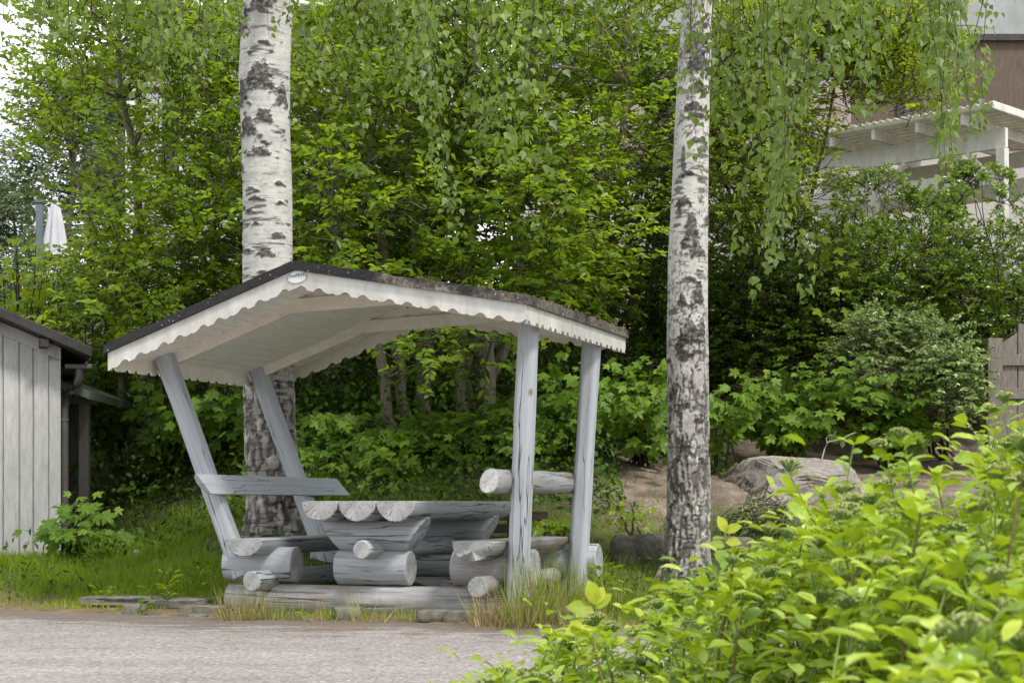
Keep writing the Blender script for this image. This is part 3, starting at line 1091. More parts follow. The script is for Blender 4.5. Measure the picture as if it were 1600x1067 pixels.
dzf = -FT - .001
fh = .122
fascia('gable_fascia', rp(EL, VF, dzf), rp(RG, VF, dzf), fh, M['white'], (0, .001, 0), phase=.3, th=20)
fascia('gable_fascia', rp(RG, VF, dzf), rp(ER, VF, dzf), fh, M['white'], (0, .001, 0), phase=.55, th=20)
fascia('gable_fascia', rp(EL, VB - .022, dzf), rp(RG, VB - .022, dzf), fh, M['cream'], (0, .001, 0), th=20)
fascia('gable_fascia', rp(RG, VB - .022, dzf), rp(ER, VB - .022, dzf), fh, M['cream'], (0, .001, 0), th=20)
fascia('eave_fascia', rp(EL, VF + .024, dzf), rp(EL, VB - .024, dzf), fh, M['cream'], (.02, 0, 0), th=1)
fascia('eave_fascia', rp(ER, VF + .024, dzf), rp(ER, VB - .024, dzf), fh, M['white'], (-.02, 0, 0), th=1)
# rafters and collar plates
for v in (.13, 1.66):
    for a, b in ((EL + Vector((.03, 0, .01)), RG), (RG, ER + Vector((-.03, 0, .005)))):
        mb = MB()
        mb.beam(rp(a, v, -FT - .062), rp(b, v, -FT - .062), .05, .075)
        mb.build('rafter', M['cream'], sh, bevel=.004)
    mb = MB()
    z0 = 2.225
    mb.box((-1.18, v - .055, z0 - .05), (.30, v - .027, z0 + .05))
    Mx = Matrix.Translation((-.45, 0, z0)) @ Matrix.Rotation(math.radians(-2.6), 4, 'Y') @ Matrix.Translation((.45, 0, -z0))
    mb.v = [tuple(Mx @ Vector(p)) for p in mb.v]
    mb.build('collar_board', M['cream'], sh, bevel=.003)
mb = MB()
mb.beam(rp(EL + Vector((.62, 0, .23)), VF + .05, -FT - .05), rp(RG, VF + .05, -FT - .05), .02, .06)
mb.build('gable_batten', M['cream'], sh)
# oval maker's plate
pl_c = rp(RG, VF, -FT - .048) + Vector((.022, -.004, 0))
mb = MB()
th = np.arange(40) * 2 * np.pi / 40
ra, rb = .073, .042
tilt = math.radians(6)


def el(s, t, dy):
    x, z = ra * s * math.cos(t), rb * s * math.sin(t)
    return (x * math.cos(tilt) - z * math.sin(tilt), dy, x * math.sin(tilt) + z * math.cos(tilt))


V = [el(1, t, 0) for t in th] + [el(1, t, -.003) for t in th] + [el(.95, t, -.003) for t in th] + [el(.95, t, -.0022) for t in th]
fs = []
mi = []
for r_ in range(3):
    for i in range(40):
        j = (i + 1) % 40
        fs.append((r_ * 40 + i, r_ * 40 + j, r_ * 40 + 40 + j, r_ * 40 + 40 + i))
        mi.append(1 if r_ == 1 else 0)
mb.add(V, fs + [tuple(range(120, 160))])
mb.m = mi + [0]
M['plate'] = simple_mat('plate_enamel', (0.62, 0.63, 0.63), (0.7, 0.71, 0.71), 10, 0.35, 0)
M['ink'] = simple_mat('dark_ink', (0.03, 0.03, 0.03), (0.05, 0.05, 0.05), 10, 0.5, 0)
M['greyink'] = simple_mat('grey_ink', (0.3, 0.3, 0.3), (0.36, 0.36, 0.36), 10, 0.5, 0)
plate = mb.build('name_plate', [M['plate'], M['greyink']], sh, loc=pl_c)
dg = bpy.context.evaluated_depsgraph_get()


def text_mesh(name, body, size, parent, loc, mat, rot=(math.pi / 2, 0, 0), ext=.0006):
    cu = bpy.data.curves.new(name, 'FONT')
    cu.body = body
    cu.size = size
    cu.align_x = 'CENTER'
    cu.align_y = 'CENTER'
    cu.extrude = ext
    tmp = bpy.data.objects.new(name, cu)
    COL.objects.link(tmp)
    d = bpy.context.evaluated_depsgraph_get()
    me = bpy.data.meshes.new_from_object(tmp.evaluated_get(d))
    bpy.data.objects.remove(tmp)
    o = bpy.data.objects.new(name, me)
    me.materials.clear()
    me.materials.append(mat)
    o.location = loc
    o.rotation_euler = rot
    return link(o, parent)


text_mesh('lettering', 'FinnPEAR', .030, plate, (0, -.0034, .010), M['ink'], (math.pi / 2, -tilt, 0))
for s in (-1, 1):
    mb = MB()
    p = el(.9, 0 if s > 0 else math.pi, -.0035)
    mb.box((p[0] - .0035, p[1] - .002, p[2] - .0035), (p[0] + .0035, p[1], p[2] + .0035))
    mb.build('screw', M['ink'], plate)

# ------------------------------------------------------------------ birches
def birch(name, label, Y, prof, zbase, ztop_px, knots, dark_from, dark_to, seed, extra_top, speck=.3):
    """prof: (py, px centre, px width) rows measured bottom to top"""
    rows = []
    for py, px, wd in prof:
        p = W(px, py, Y)
        rows.append((p[2], p[0], wd * Y / F / 2))
    rows.append((extra_top, rows[-1][1] + .08, .07))
    rows = np.array(rows)
    z = np.concatenate([np.linspace(zbase, 5.2, 640), np.linspace(5.22, extra_top, 60)])
    cx = np.interp(z, rows[:, 0], rows[:, 1])
    rr = np.interp(z, rows[:, 0], rows[:, 2])
    k = 120
    th = np.arange(k) * 2 * np.pi / k
    TH, Z = np.meshgrid(th, z)
    R = np.repeat(rr[:, None], k, 1)
    # facing angle: th = -pi/2 looks at the camera
    s = np.stack([np.cos(TH) * R, np.sin(TH) * R, Z], -1).reshape(-1, 3)
    u = np.stack([np.cos(TH).ravel() * .16, np.sin(TH).ravel() * .16, Z.ravel()], 1)
    zz = Z.ravel()
    n1 = fbm(u * np.array([9, 9, 55]) + seed, 3)
    n2 = fbm(u * np.array([7, 7, 15]) + seed * 3, 4)
    n3 = fbm(u * np.array([24, 24, 24]) + seed * 5, 3)
    big = fbm(u * np.array([3.2, 3.2, 5]) + seed * 7, 3)
    white = np.array([.50, .49, .455]) * (0.82 + .36 * n3[:, None])
    white = white * (1 - .10 * sstep(.5, .7, big)[:, None])
    dark = np.array([.055, .05, .045]) * (0.6 + .9 * n3[:, None])
    # lenticels and dark blotches
    ln = sstep(.60, .66, n1) * sstep(.40, .55, fbm(u * np.array([3, 3, 6]) + 40 + seed, 2)) * .8
    bl = sstep(.66, .72, n2 * .8 + .2 * n3 + (big - .5) * .3)
    dm = np.maximum(ln, bl)
    disp = -.003 * ln + .006 * bl * (n3 - .3)
    # branch scars (chevrons with rough bark below)
    cxv = np.repeat(cx[:, None], k, 1).ravel()
    for px, py, wd, hg in knots:
        p = W(px, py, Y)
        zc, w2, h2 = p[2], wd * Y / F / 2, hg * Y / F / 2
        xo = np.clip((p[0] - np.interp(zc, z, cx)) / np.interp(zc, z, rr), -1, 1)
        ang = -math.acos(xo)
        da = (TH.ravel() - ang + np.pi) % (2 * np.pi) - np.pi
        dx = da * R.ravel() / w2
        dz = (zz - zc) / h2
        wtop = np.clip(1.0 - .55 * np.clip(dz, -1, 1.2), .25, 1.6)   # narrow at the top, wide below
        q = np.maximum(np.abs(dx) / wtop, np.abs(dz)) + (fbm(u * 30 + seed, 3) - .5) * 1.0 + (fbm(u * np.array([75, 75, 110]) + seed, 2) - .5) * .9
        kk = 1 - sstep(.78, 1.0, q)
        dm = np.maximum(dm, kk * np.clip(.42 + 1.0 * fbm(u * 65 + 11, 2), 0, 1))
        disp += kk * (.010 + .022 * (fbm(u * 40, 4) - .45))
    # rough fissured bark on the lower trunk
    low = sstep(dark_to, dark_from, zz + (big - .5) * .9)
    wv = (fbm(u * np.array([12, 12, 7]) + 61, 3) - .5)[:, None] * .9
    fz = 1 - np.abs(2 * fbm((u + wv * .02) * np.array([25, 25, 5.5]) + seed * 2, 3) - 1)
    fz2 = fbm(u * np.array([46, 46, 17]) + seed * 2, 4)
    fz3 = fbm(u * np.array([60, 60, 60]) + seed * 4, 3)
    fis = sstep(1.00 - .25 * low, 1.05 - .15 * low, fz + (fz2 - .5) * .6 + (fz3 - .5) * .4) * sstep(0.02, .25, low)
    white = white * (1 - .16 * sstep(.56, .66, fbm(u * np.array([6, 6, 150]) + 5 * seed, 2)))[:, None]
    spk = sstep(.60, .66, fbm(u * np.array([60, 60, 42]) + 7 * seed, 2)) * sstep(.42, .56, fbm(u * np.array([5, 5, 4]) + 3 * seed, 3)) * speck
    dm = np.maximum(dm, spk * .75)
    gb = np.array([.255, .24, .22])
    white = white + (gb - white) * (low * sstep(.30, .50, fbm(u * np.array([20, 20, 12]) + 90, 4)) * .92)[:, None]
    disp += -.016 * fis * low + low * .014 * (fz2 - .5) * 2
    c = white + (dark - white) * np.clip(dm, 0, 1)[:, None]
    c = c + (np.array([.04, .036, .03]) - c) * (fis * .78 * (.6 + .7 * n3))[:, None]
    red = low * sstep(.66, .72, fbm(u * np.array([22, 22, 16]) + 33, 3))
    c = c + (np.array([.16, .08, .05]) - c) * (red * .25)[:, None]
    Rf = R.ravel() + disp
    flare = sstep(zbase + .55, zbase, zz)
    Rf = Rf + flare ** 2 * .07 * (.7 + .6 * np.cos(TH.ravel() * 5 + seed))
    V = np.stack([cxv + Rf * np.cos(TH.ravel()), Y + Rf * np.sin(TH.ravel()), zz], 1)
    base = np.array([np.interp(zbase, z, cx), Y, zbase])
    root = thing(name, label, 'birch tree', base)
    ii = np.arange(V.shape[0]).reshape(len(z), k)
    q = np.stack([ii[:-1], np.roll(ii, -1, 1)[:-1], np.roll(ii, -1, 1)[1:], ii[1:]], -1).reshape(-1, 4)
    np_mesh('trunk', V - base, [q], M['bark'], root, smooth=True, attrs={'col': ('POINT', 'FLOAT_COLOR', np.concatenate([c, np.ones((len(c), 1))], 1))})
    return root, base, (z, cx, rr)


bl_, blb, blt = birch('birch_tree', 'thick white birch with dark branch scars on its trunk, right behind the shelter', 14.8,
    [(840, 431, 92), (780, 428, 88), (700, 423, 82), (600, 420, 80), (500, 419, 79), (400, 418, 78), (300, 418, 77), (200, 415, 76), (120, 413, 80), (50, 416, 78), (0, 420, 78), (-150, 424, 72), (-400, 430, 62)],
    .40, 0, [(410, 128, 44, 44), (384, 150, 22, 42), (444, 155, 20, 34), (391, 203, 34, 40), (416, 188, 26, 24), (408, 244, 36, 16), (386, 35, 20, 52), (406, 18, 30, 22), (430, 12, 16, 22), (440, 292, 16, 7), (396, 300, 18, 8), (402, 316, 24, 8), (443, 322, 18, 7), (396, 335, 16, 8), (440, 372, 22, 9), (420, 398, 26, 14), (392, 395, 20, 6), (383, 268, 10, 14), (405, 355, 12, 5)], 1.35, 2.2, 3.3, 9.5)
br_, brb, brt = birch('birch_tree', 'slimmer speckled birch standing in the grass to the right of the shelter', 14.0,
    [(905, 1069, 78), (850, 1074, 72), (780, 1076, 68), (700, 1076, 66), (600, 1075, 65), (500, 1074, 64), (400, 1075, 62), (300, 1078, 57), (200, 1081, 54), (100, 1085, 51), (0, 1090, 46), (-150, 1096, 42), (-400, 1105, 34)],
    .05, 0, [(1086, 72, 42, 34), (1090, 104, 30, 40), (1088, 140, 26, 18), (1080, 172, 30, 14), (1086, 186, 34, 10), (1088, 224, 26, 9), (1096, 238, 8, 8), (1072, 275, 20, 8), (1066, 318, 22, 16), (1078, 360, 20, 50), (1102, 346, 14, 18), (1086, 395, 24, 22), (1060, 330, 8, 30), (1074, 440, 26, 10), (1064, 470, 12, 22), (1088, 462, 16, 44), (1076, 520, 26, 40), (1066, 255, 8, 40), (1094, 515, 12, 36)], 1.2, 2.9, 8.1, 8.5, 1.0)

# limbs above the frame and hanging strands
def strands(root, base, trunk, spec, seed):
    z, cx, rr = trunk
    limbs, tw, sub = [], [], []
    P, D, N, S, CR = [], [], [], [], []
    for (pxa, pxb, Ya, Yb, enda, endb, n, lf) in spec:
        # one limb per group of strands
        tops = []
        for i in range(n):
            px, Y = rng.uniform(pxa, pxb), rng.uniform(Ya, Yb)
            pe = rng.uniform(enda, endb)
            b = W(px, pe, Y)
            t = np.array([b[0] + rng.normal(0, .15), Y + rng.normal(0, .15), max(EYE + (HOR + 60) * Y / F + rng.uniform(.0, .5), b[2] + .8)])
            tops.append(t)
            k = 10
            q = curve_pts(t, b, k, 0)
            sw = rng.normal(0, .035, 2)
            tt = np.linspace(0, 1, k)
            q[:, 0] += np.sin(tt * 3 + rng.uniform(0, 6)) * .05 + sw[0] * tt
            q[:, 1] += np.sin(tt * 3 + rng.uniform(0, 6)) * .05
            tw.append((q, np.linspace(.0035, .0012, k)))
            L = np.linalg.norm(b - t)
            m = int(L / .026)
            f = rng.random(m) ** .8
            pos = np.stack([np.interp(f, tt, q[:, a]) for a in range(3)], 1)
            az = rng.uniform(0, 2 * np.pi, m)
            out = np.stack([np.cos(az), np.sin(az), 0 * az], 1)
            reach = rng.uniform(.01, .11, m) * (1.1 - .6 * f)
            P.append(pos + out * reach[:, None] - np.array([0, 0, 1]) * (reach * .5)[:, None])
            d = out * .55 + rng.normal(0, .25, (m, 3))
            d[:, 2] -= .95
            D.append(d)
            N.append(out * .7 + np.array([0, -.5, .25]) + rng.normal(0, .45, (m, 3)))
            S.append(rng.uniform(lf * .6, lf * 1.1, m))
            CR.append(np.clip(rng.normal(.45, .18) + rng.normal(0, .16, m), 0, 1))
        tops = np.array(tops)
        cen = tops.mean(0)
        zt = min(cen[2] + rng.uniform(.3, .8), 7.6)
        zs_ = max(5.1, zt - 1.0)
        a = np.array([np.interp(zs_, z, cx), base[1], zs_])
        e = np.array([cen[0], cen[1], cen[2] + .25])
        e = e + (e - a) * .18
        lm = curve_pts(a, e, 10, sag=-.35, wob=.05)
        limbs.append((lm, np.linspace(.05, .012, 10)))
        for t in tops:
            i = int(np.argmin(np.linalg.norm(lm - t, axis=1)))
            sub.append((curve_pts(lm[i], t, 6, sag=-.12, wob=.03), np.linspace(.009, .0035, 6)))
    tube_obj('limbs', limbs, M['twig'], root, 7, base)
    cr = leaf_mesh('crown', T_birch(), np.concatenate(P), np.concatenate(D), np.concatenate(N), np.concatenate(S), M['l_birch'], root, base, np.concatenate(CR))
    tube_obj('twigs', tw + sub, M['twig'], cr, 4, base)


strands(bl_, blb, blt, [(-20, 20, 9, 10.5, -30, 130, 2, .05), (40, 130, 9, 11.5, -20, 80, 6, .052), (120, 260, 9.5, 12, 10, 150, 11, .052), (230, 360, 10, 12.5, 10, 200, 12, .052),
    (350, 470, 11, 13.5, -40, 70, 5, .05), (450, 560, 10, 12.5, -40, 170, 8, .052), (540, 680, 9.5, 12, 40, 260, 10, .055)], 1)
strands(br_, brb, brt, [(660, 770, 9, 11.5, 100, 370, 9, .056), (760, 880, 9, 11.5, 40, 290, 11, .056), (860, 1000, 9.5, 12, -30, 110, 7, .055), (1030, 1110, 10.5, 13, -30, 90, 6, .06),
    (1100, 1190, 9.5, 12, 160, 400, 8, .06), (1165, 1250, 9.5, 12, 180, 470, 10, .06), (1240, 1340, 9, 11.5, 40, 220, 9, .06), (1340, 1450, 8.5, 11, 20, 185, 16, .056), (1440, 1560, 8.5, 11, 40, 320, 16, .056), (1560, 1640, 8.5, 11, -60, 30, 3, .06)], 2)


# ------------------------------------------------------------------ trees on the bank
def stem(px0, py0, px1, py1, Y0, Y1, r0, r1, wob=.05, k=9):
    a, b = W(px0, py0, Y0), W(px1, py1, Y1)
    a[2] = min(a[2], gz(a[0], a[1]) - .05)
    return (curve_pts(a, b, k, sag=0, wob=wob), np.linspace(r0, r1, k))


def keep_mid(a, b, y):
    if b > 500 and a < 560:
        return False
    if a > 870 and 150 < b < 330 and rng.random() < .72:      # the house shows through here
        return False
    if 470 < a < 560 and 90 < b < 190 and rng.random() < .5:
        return False
    return True


C1 = np.concatenate([region(150, (450, 1010), (-60, 300), (16, 19), keep_mid), region(75, (470, 960), (250, 470), (15.6, 18.5), keep_mid), region(12, (480, 880), (430, 500), (17.6, 19)), region(70, (440, 800), (120, 470), (18.6, 19.8)), region(4, (600, 760), (515, 560), (15.6, 16.4))])
stems1 = [stem(622, 655, 520, 330, 17.4, 17.0, .062, .035), stem(640, 655, 590, 300, 17.6, 17.2, .060, .03), stem(668, 650, 640, 200, 17.7, 17.6, .045, .025), stem(656, 655, 655, 250, 18.0, 18.2, .05, .025),
          stem(724, 660, 742, 40, 17.8, 17.6, .068, .03), stem(738, 650, 715, 120, 18.1, 18.2, .06, .03), stem(764, 640, 835, 150, 17.6, 17.6, .068, .035), stem(752, 645, 985, 125, 18, 17.0, .06, .02), stem(746, 640, 690, 30, 18.2, 18.4, .055, .02)]
tree('multistem_tree', 'many-stemmed green tree with bare grey stems rising straight behind the shelter table', 'tree', G(700, 17.8), stems1, C1, .46, 15, 9, T_ovate(.56), M['l_cherry'], (.06, .10))


def keep_left(a, b, y):
    if a < 46 + 28 * math.sin(b * .022) and b < 330:
        return False
    if 120 < a < 230 and 190 < b < 330 and rng.random() < .8:
        return False
    if 30 < a < 130 and 230 < b < 420:
        return False
    if 205 < a < 300 and 130 < b < 310 and rng.random() < .45:
        return False
    return True


C2 = np.concatenate([region(120, (30, 400), (-60, 330), (17, 20.5), keep_left), region(80, (110, 480), (300, 520), (16.6, 19.5), keep_left), region(26, (440, 560), (60, 420), (18.5, 20.5))])
stems2 = [stem(250, 690, 190, 80, 19, 18.8, .07, .03), stem(275, 690, 330, 60, 19.2, 19.2, .07, .03), stem(300, 690, 400, 330, 18.9, 18.4, .05, .025), stem(240, 690, 110, 250, 19, 18.5, .05, .02), stem(310, 690, 480, 160, 19.3, 19.4, .05, .02)]
tree('leafy_tree', 'airy bright green tree between the shed and the thick birch, sky showing through its edge', 'tree', G(270, 19), stems2, C2, .47, 13, 9, T_ovate(.55), M['l_cherry'], (.06, .098))

C3 = np.concatenate([region(125, (1100, 1330), (10, 340), (17, 19.5), lambda a, b, y: a < 1255 or b < 90), region(50, (1270, 1440), (-20, 95), (17, 19.5)), region(12, (1060, 1130), (0, 330), (18, 20)), region(20, (1320, 1450), (80, 150), (17, 19))])
stems3 = [stem(1180, 560, 1200, 40, 22.3, 18.8, .04, .015), stem(1190, 560, 1330, 60, 22.3, 18.6, .035, .012), stem(1170, 560, 1120, 100, 22.4, 18.9, .03, .012)]
tree('small_leaved_tree', 'small-leaved yellow-green tree behind the slimmer birch, in front of the house', 'tree', G(1180, 22.3), stems3, C3, .42, 16, 10, T_ovate(.6), M['l_light'], (.04, .062), up=.25)


def keep_lil(a, b, y):
    return not (840 < a < 1010 and 165 < b < 320 and rng.random() < .8)


C4 = np.concatenate([region(44, (850, 1070), (70, 280), (19.2, 21), keep_lil), region(34, (820, 1070), (270, 480), (18.8, 20.6))])
stems4 = [stem(930, 600, 1040, 130, 20, 20, .045, .015), stem(940, 600, 900, 150, 20.2, 20.2, .04, .015), stem(925, 600, 1060, 230, 20, 19.4, .04, .015), stem(950, 600, 960, 330, 20, 19.7, .035, .015)]
lil = tree('lilac', 'lilac bush with a few pale purple blossoms beside the slimmer birch trunk', 'lilac bush', G(940, 20), stems4, C4, .42, 14, 9, T_ovate(.68), M['l_lilac'], (.05, .085))
lb = np.array(lil.location)
for px, py in [(905, 268), (922, 296), (937, 304), (955, 300), (1030, 140), (1042, 182), (1028, 200), (1024, 235), (860, 212), (852, 225), (846, 136), (985, 168), (962, 125), (1036, 225), (918, 248)]:
    p = W(px, py, rng.uniform(18.4, 18.9))
    n = 60
    t = rng.random(n)
    ax = norm(np.array([rng.normal(0, .6), rng.normal(0, .3) - .2, 1.0]))
    off = rand_dir(n) * (.032 * (1 - t * .75))[:, None]
    leaf_mesh('blossom', T_diamond(.8), p + ax * (t * .14)[:, None] + off, off + ax * .01, rand_dir(n), .018, M['lilacflower'], lil, lb)

# hedge shrubs on the right, small glossy leaves
hed = [((1090, 1330), (365, 600), 170, 'dark glossy hedge shrub filling the gap between the slimmer birch and the pale spray bush', 1210),
       ((1310, 1500), (335, 620), 150, 'dense dark hedge shrub below the white pergola, its top catching light', 1400),
       ((1450, 1660), (325, 640), 120, 'dark hedge shrub towering above the wooden picket gate', 1570),
       ((840, 1110), (350, 600), 130, 'shaded dark shrub seen between the shelter roof and the slimmer birch', 970)]
for (pa, pb), (qa, qb), n, lab, cx_ in hed:
    C = region(n, (pa, pb), (qa, qb), (19.3, 21.8), lambda a, b, y: b > qa + 45 * (1 + math.sin(a * .035 + qa)) * .6 + 12 * math.sin(a * .13))
    ups = region(9, (pa + 10, pb - 10), (qa - 55, qa + 10), (19.8, 21))
    st = [stem(cx_ + rng.uniform(-60, 60), 640, rng.uniform(pa, pb), rng.uniform(qa, qb - 60), 20.5, rng.uniform(20, 21), .03, .012) for _ in range(7)]
    tree('hedge_shrub', lab, 'hedge shrub', G(cx_, 20.5), st, np.concatenate([C, ups]), np.concatenate([np.full(n, .40), np.full(9, .16)]), 17, 11, T_ovate(.62, .12), M['l_hedge'], (.04, .066), twig=(.10, .24), stem_name='stems', crown_name='foliage', br=.007, stem_mat=M['twig'], separate=False, group='hedge shrubs along the top of the bank', face=(0, -.45, .8), up=.3)
Cg = np.concatenate([region(30, (1310, 1500), (490, 600), (18.0, 19.2), lambda a, b, y: b > 480 + abs(a - 1420) * .35), region(14, (1450, 1545), (560, 650), (17.8, 18.8), lambda a, b, y: a < 1520)])
stg = [stem(1480, 690, rng.uniform(1310, 1530), rng.uniform(500, 620), 19.2, rng.uniform(18, 19), .02, .008) for _ in range(7)]
tree('grey_green_shrub', 'pale grey-green spreading shrub arching over the maple saplings beside the picket gate', 'shrub', G(1480, 19.2), stg, Cg, .22, 20, 11, T_ovate(.6), M['l_grey'], (.036, .058), br=.005, stem_mat=M['twig'], twig=(.10, .24), face=(0, -.75, .6), stem_name='stems', crown_name='foliage', separate=False)


# ------------------------------------------------------------------ maples and undergrowth
TM = T_maple()


def maple(px0, px1, py0, py1, Y0, Y1, n, label, lf=(.12, .20), mat='l_maple', bpx=None, bY=None):
    bx = bpx if bpx is not None else (px0 + px1) / 2
    base = G(bx, bY or (Y1 + .15))
    root = thing('maple_sapling', label, 'maple sapling', base, 0, 'young maples on the bank')
    P, D, N, S, CR, st, pet = [], [], [], [], [], [], []
    n = int(n * 1.75)
    ns_ = max(3, n // 11)
    per = n // ns_
    for i in range(ns_):
        px, py, Y = rng.uniform(px0, px1), rng.uniform(py0, py1), rng.uniform(Y0, Y1)
        tip = W(px, py, Y)
        tip[2] = max(tip[2], gz(tip[0], tip[1]) + .12)
        b = base + np.array([rng.normal(0, .05), rng.normal(0, .05), -.03])
        q = curve_pts(b, tip, 7, sag=-.12, wob=.015)
        st.append((q, np.linspace(.011, .004, 7)))
        tone = rng.normal(.45, .17)
        for j in range(per):
            t = 1 - .85 * (j // 2) / (per / 2)
            p = np.array([np.interp(t, np.linspace(0, 1, 7), q[:, a]) for a in range(3)])
            az = (j % 2) * math.pi + (j // 2) * 1.6 + rng.normal(0, .5)
            out = np.array([math.cos(az), math.sin(az), .15])
            pl_ = rng.uniform(.05, .16)
            a = p + out * pl_
            pet.append((curve_pts(p, a, 3, sag=-.01), np.array([.002, .0016, .0014])))
            P.append(a)
            d = out * .75 + np.array([0, -.45, -.62]) + rng.normal(0, .2, 3)
            D.append(d)
            N.append(np.array([0, -.72, .68]) + rng.normal(0, .22, 3))
            S.append(rng.uniform(*lf) * (.7 if t > .93 else 1))
            if t < .55:
                a += np.array([0, -.12, .03])
                P[-1] = a
            CR.append(np.clip(tone + rng.normal(0, .14) + (.25 if t > .93 else 0), 0, 1))
    tube_obj('stems', st + pet, M['twig'], root, 5, base)
    leaf_mesh('foliage', TM, P, D, N, np.array(S), M[mat], root, base, np.array(CR))
    return root


for a in [
    (1140, 1330, 560, 690, 17.6, 18.6, 240, 'bushy young maple to the right of the slimmer birch, the fullest on the bare bank'),
    (1310, 1470, 580, 695, 17.6, 18.6, 190, 'young maple under the pale arching shrub, above the big boulder'),
    (1105, 1160, 600, 690, 17.2, 18, 30, 'small maple sprig touching the right edge of the slimmer birch trunk'),
    (955, 1045, 560, 700, 16.4, 17.6, 150, 'young maple against the left side of the slimmer birch'),
    (850, 960, 555, 700, 16.4, 17.6, 110, 'young maple seen between the two upright shelter posts'),
    (770, 850, 610, 740, 16.2, 17.4, 110, 'young maple just left of the near upright post, above the table'),
    (640, 745, 670, 760, 16.2, 17.2, 100, 'young maple in the middle of the gap above the table planks'),
    (560, 650, 680, 770, 15.9, 16.8, 70, 'low maple seedling just above the end of the leaning plank backrest'),
    (480, 570, 640, 750, 16.4, 17.4, 80, 'young maple to the right of the thick birch trunk, under the roof'),
    (300, 385, 560, 700, 16.6, 17.8, 90, 'young maple between the slanting front post and the thick birch'),
    (215, 300, 540, 690, 17.2, 18.4, 80, 'young maple showing left of the slanting front post'),
    (140, 215, 520, 650, 18.5, 19.5, 70, 'young maple in the shade right behind the shed post'),
    (215, 340, 470, 560, 18, 19, 70, 'maple shoot below the left eave of the shelter roof')]:
    maple(*a)
maple(-30, 110, 370, 450, 17.5, 19, 190, 'sunlit yellow-green maple spreading above the shed roof', (.11, .19), 'l_light', bpx=40, bY=19.5)
maple(20, 220, 400, 500, 18, 19.4, 170, 'shadier maple behind the sunlit one, above the shed roof', (.10, .16), 'l_maple', bpx=120, bY=19.8)
maple(60, 185, 775, 865, 14.3, 15.3, 70, 'maple seedling sprouting from the grass at the foot of the shed wall', (.10, .16), 'l_maple', bpx=110, bY=15.2)
maple(1260, 1330, 325, 380, 18.6, 19.2, 24, 'pale maple top poking out of the hedge under the pergola', (.12, .18), 'l_light', bpx=1300, bY=20)
maple(845, 900, 795, 830, 14.6, 15.2, 18, 'pale maple seedling peeping out behind the right-hand bench seat', (.10, .15), 'l_light', bpx=872, bY=15.0)
maple(960, 1010, 770, 870, 14.4, 15.4, 16, 'thin yellowish maple seedling in the grass beside the concrete block', (.06, .10), 'l_light', bpx=990, bY=14.9)

# low leafy cover on the shaded bank
n = 15000
X = rng.uniform(-5.2, 2.2, n)
Y = rng.uniform(15.4, 19.5, n)
k = (fbm(np.stack([X * 1.1, Y * 1.1, 0 * X], 1), 3) > .36) & ~((X > 1.0) & (Y < 17.6)) & ~((X < -2.6) & (Y < 17.2))
X, Y = X[k], Y[k]
n = len(X)
hgt = rng.random(n) ** 1.5 * (.15 + .55 * sstep(15.6, 17, Y))
P = np.stack([X, Y, ground(X, Y) + .02 + hgt], 1)
uc = leaf_mesh('undergrowth', T_ovate(.7), P, rng.normal(0, 1, (n, 3)) + np.array([0, -.5, -.1]), np.array([0, -.55, .8]) + rng.normal(0, .35, (n, 3)), rng.uniform(.035, .085, n), M['l_ivy'])
uc['kind'] = 'stuff'
uc['label'] = 'low leafy cover on the shaded bank behind the shelter'
uc['category'] = 'undergrowth'
# vertical undergrowth behind the multistem tree, a shaded mass
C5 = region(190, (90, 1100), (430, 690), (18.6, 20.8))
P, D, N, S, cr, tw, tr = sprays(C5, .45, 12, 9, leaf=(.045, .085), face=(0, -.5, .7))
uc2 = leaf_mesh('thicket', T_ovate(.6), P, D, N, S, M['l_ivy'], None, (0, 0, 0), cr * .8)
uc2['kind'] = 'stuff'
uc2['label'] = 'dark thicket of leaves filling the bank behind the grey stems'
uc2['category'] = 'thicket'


# ------------------------------------------------------------------ grass
def blades(n, X, Y, h, w, mat, name, spread=.35, tone=None):
    z = ground(X, Y)
    D = np.stack([rng.normal(0, spread, n), rng.normal(0, spread, n), np.ones(n)], 1)
    N = rng.normal(0, 1, (n, 3)) * np.array([1, 1, .1])
    return np.stack([X, Y, z - .01], 1), D, N, h, np.full(n, 1.0) * w / h, tone


def scatter(n, xr, yr, dens):
    X, Y = rng.uniform(*xr, n), rng.uniform(*yr, n)
    k = rng.random(n) < dens(X, Y)
    return X[k], Y[k]


GP = []


def lawn_d(X, Y):
    d = Y - edge(X)
    nn = fbm(np.stack([X * 2.5, Y * 2.5, 0 * X], 1), 3)
    a = sstep(.12, .5, d + (nn - .5) * .5) * (.1 + 1.5 * sstep(.25, .7, nn)) * (1 - .72 * sstep(1.4, 3.0, d))
    u = (X - SX) * math.cos(YAW) - (Y - SY) * math.sin(YAW)
    v = (X - SX) * math.sin(YAW) + (Y - SY) * math.cos(YAW)
    inside = (u > -1.5) & (u < .9) & (v > -.1) & (v < 2.0)
    a = np.where(inside, a * .06, a)
    bare = sstep(1.25, 2.4, X + (nn - .5) * 1.5) * sstep(14.2, 15.2, Y) + sstep(.35, 1.1, X) * sstep(15.2, 16.2, Y) * .85
    shade = sstep(16.4, 17.6, Y) * (X < 1)
    return a * (1 - np.clip(bare, 0, 1) * .97) * (1 - .75 * shade)


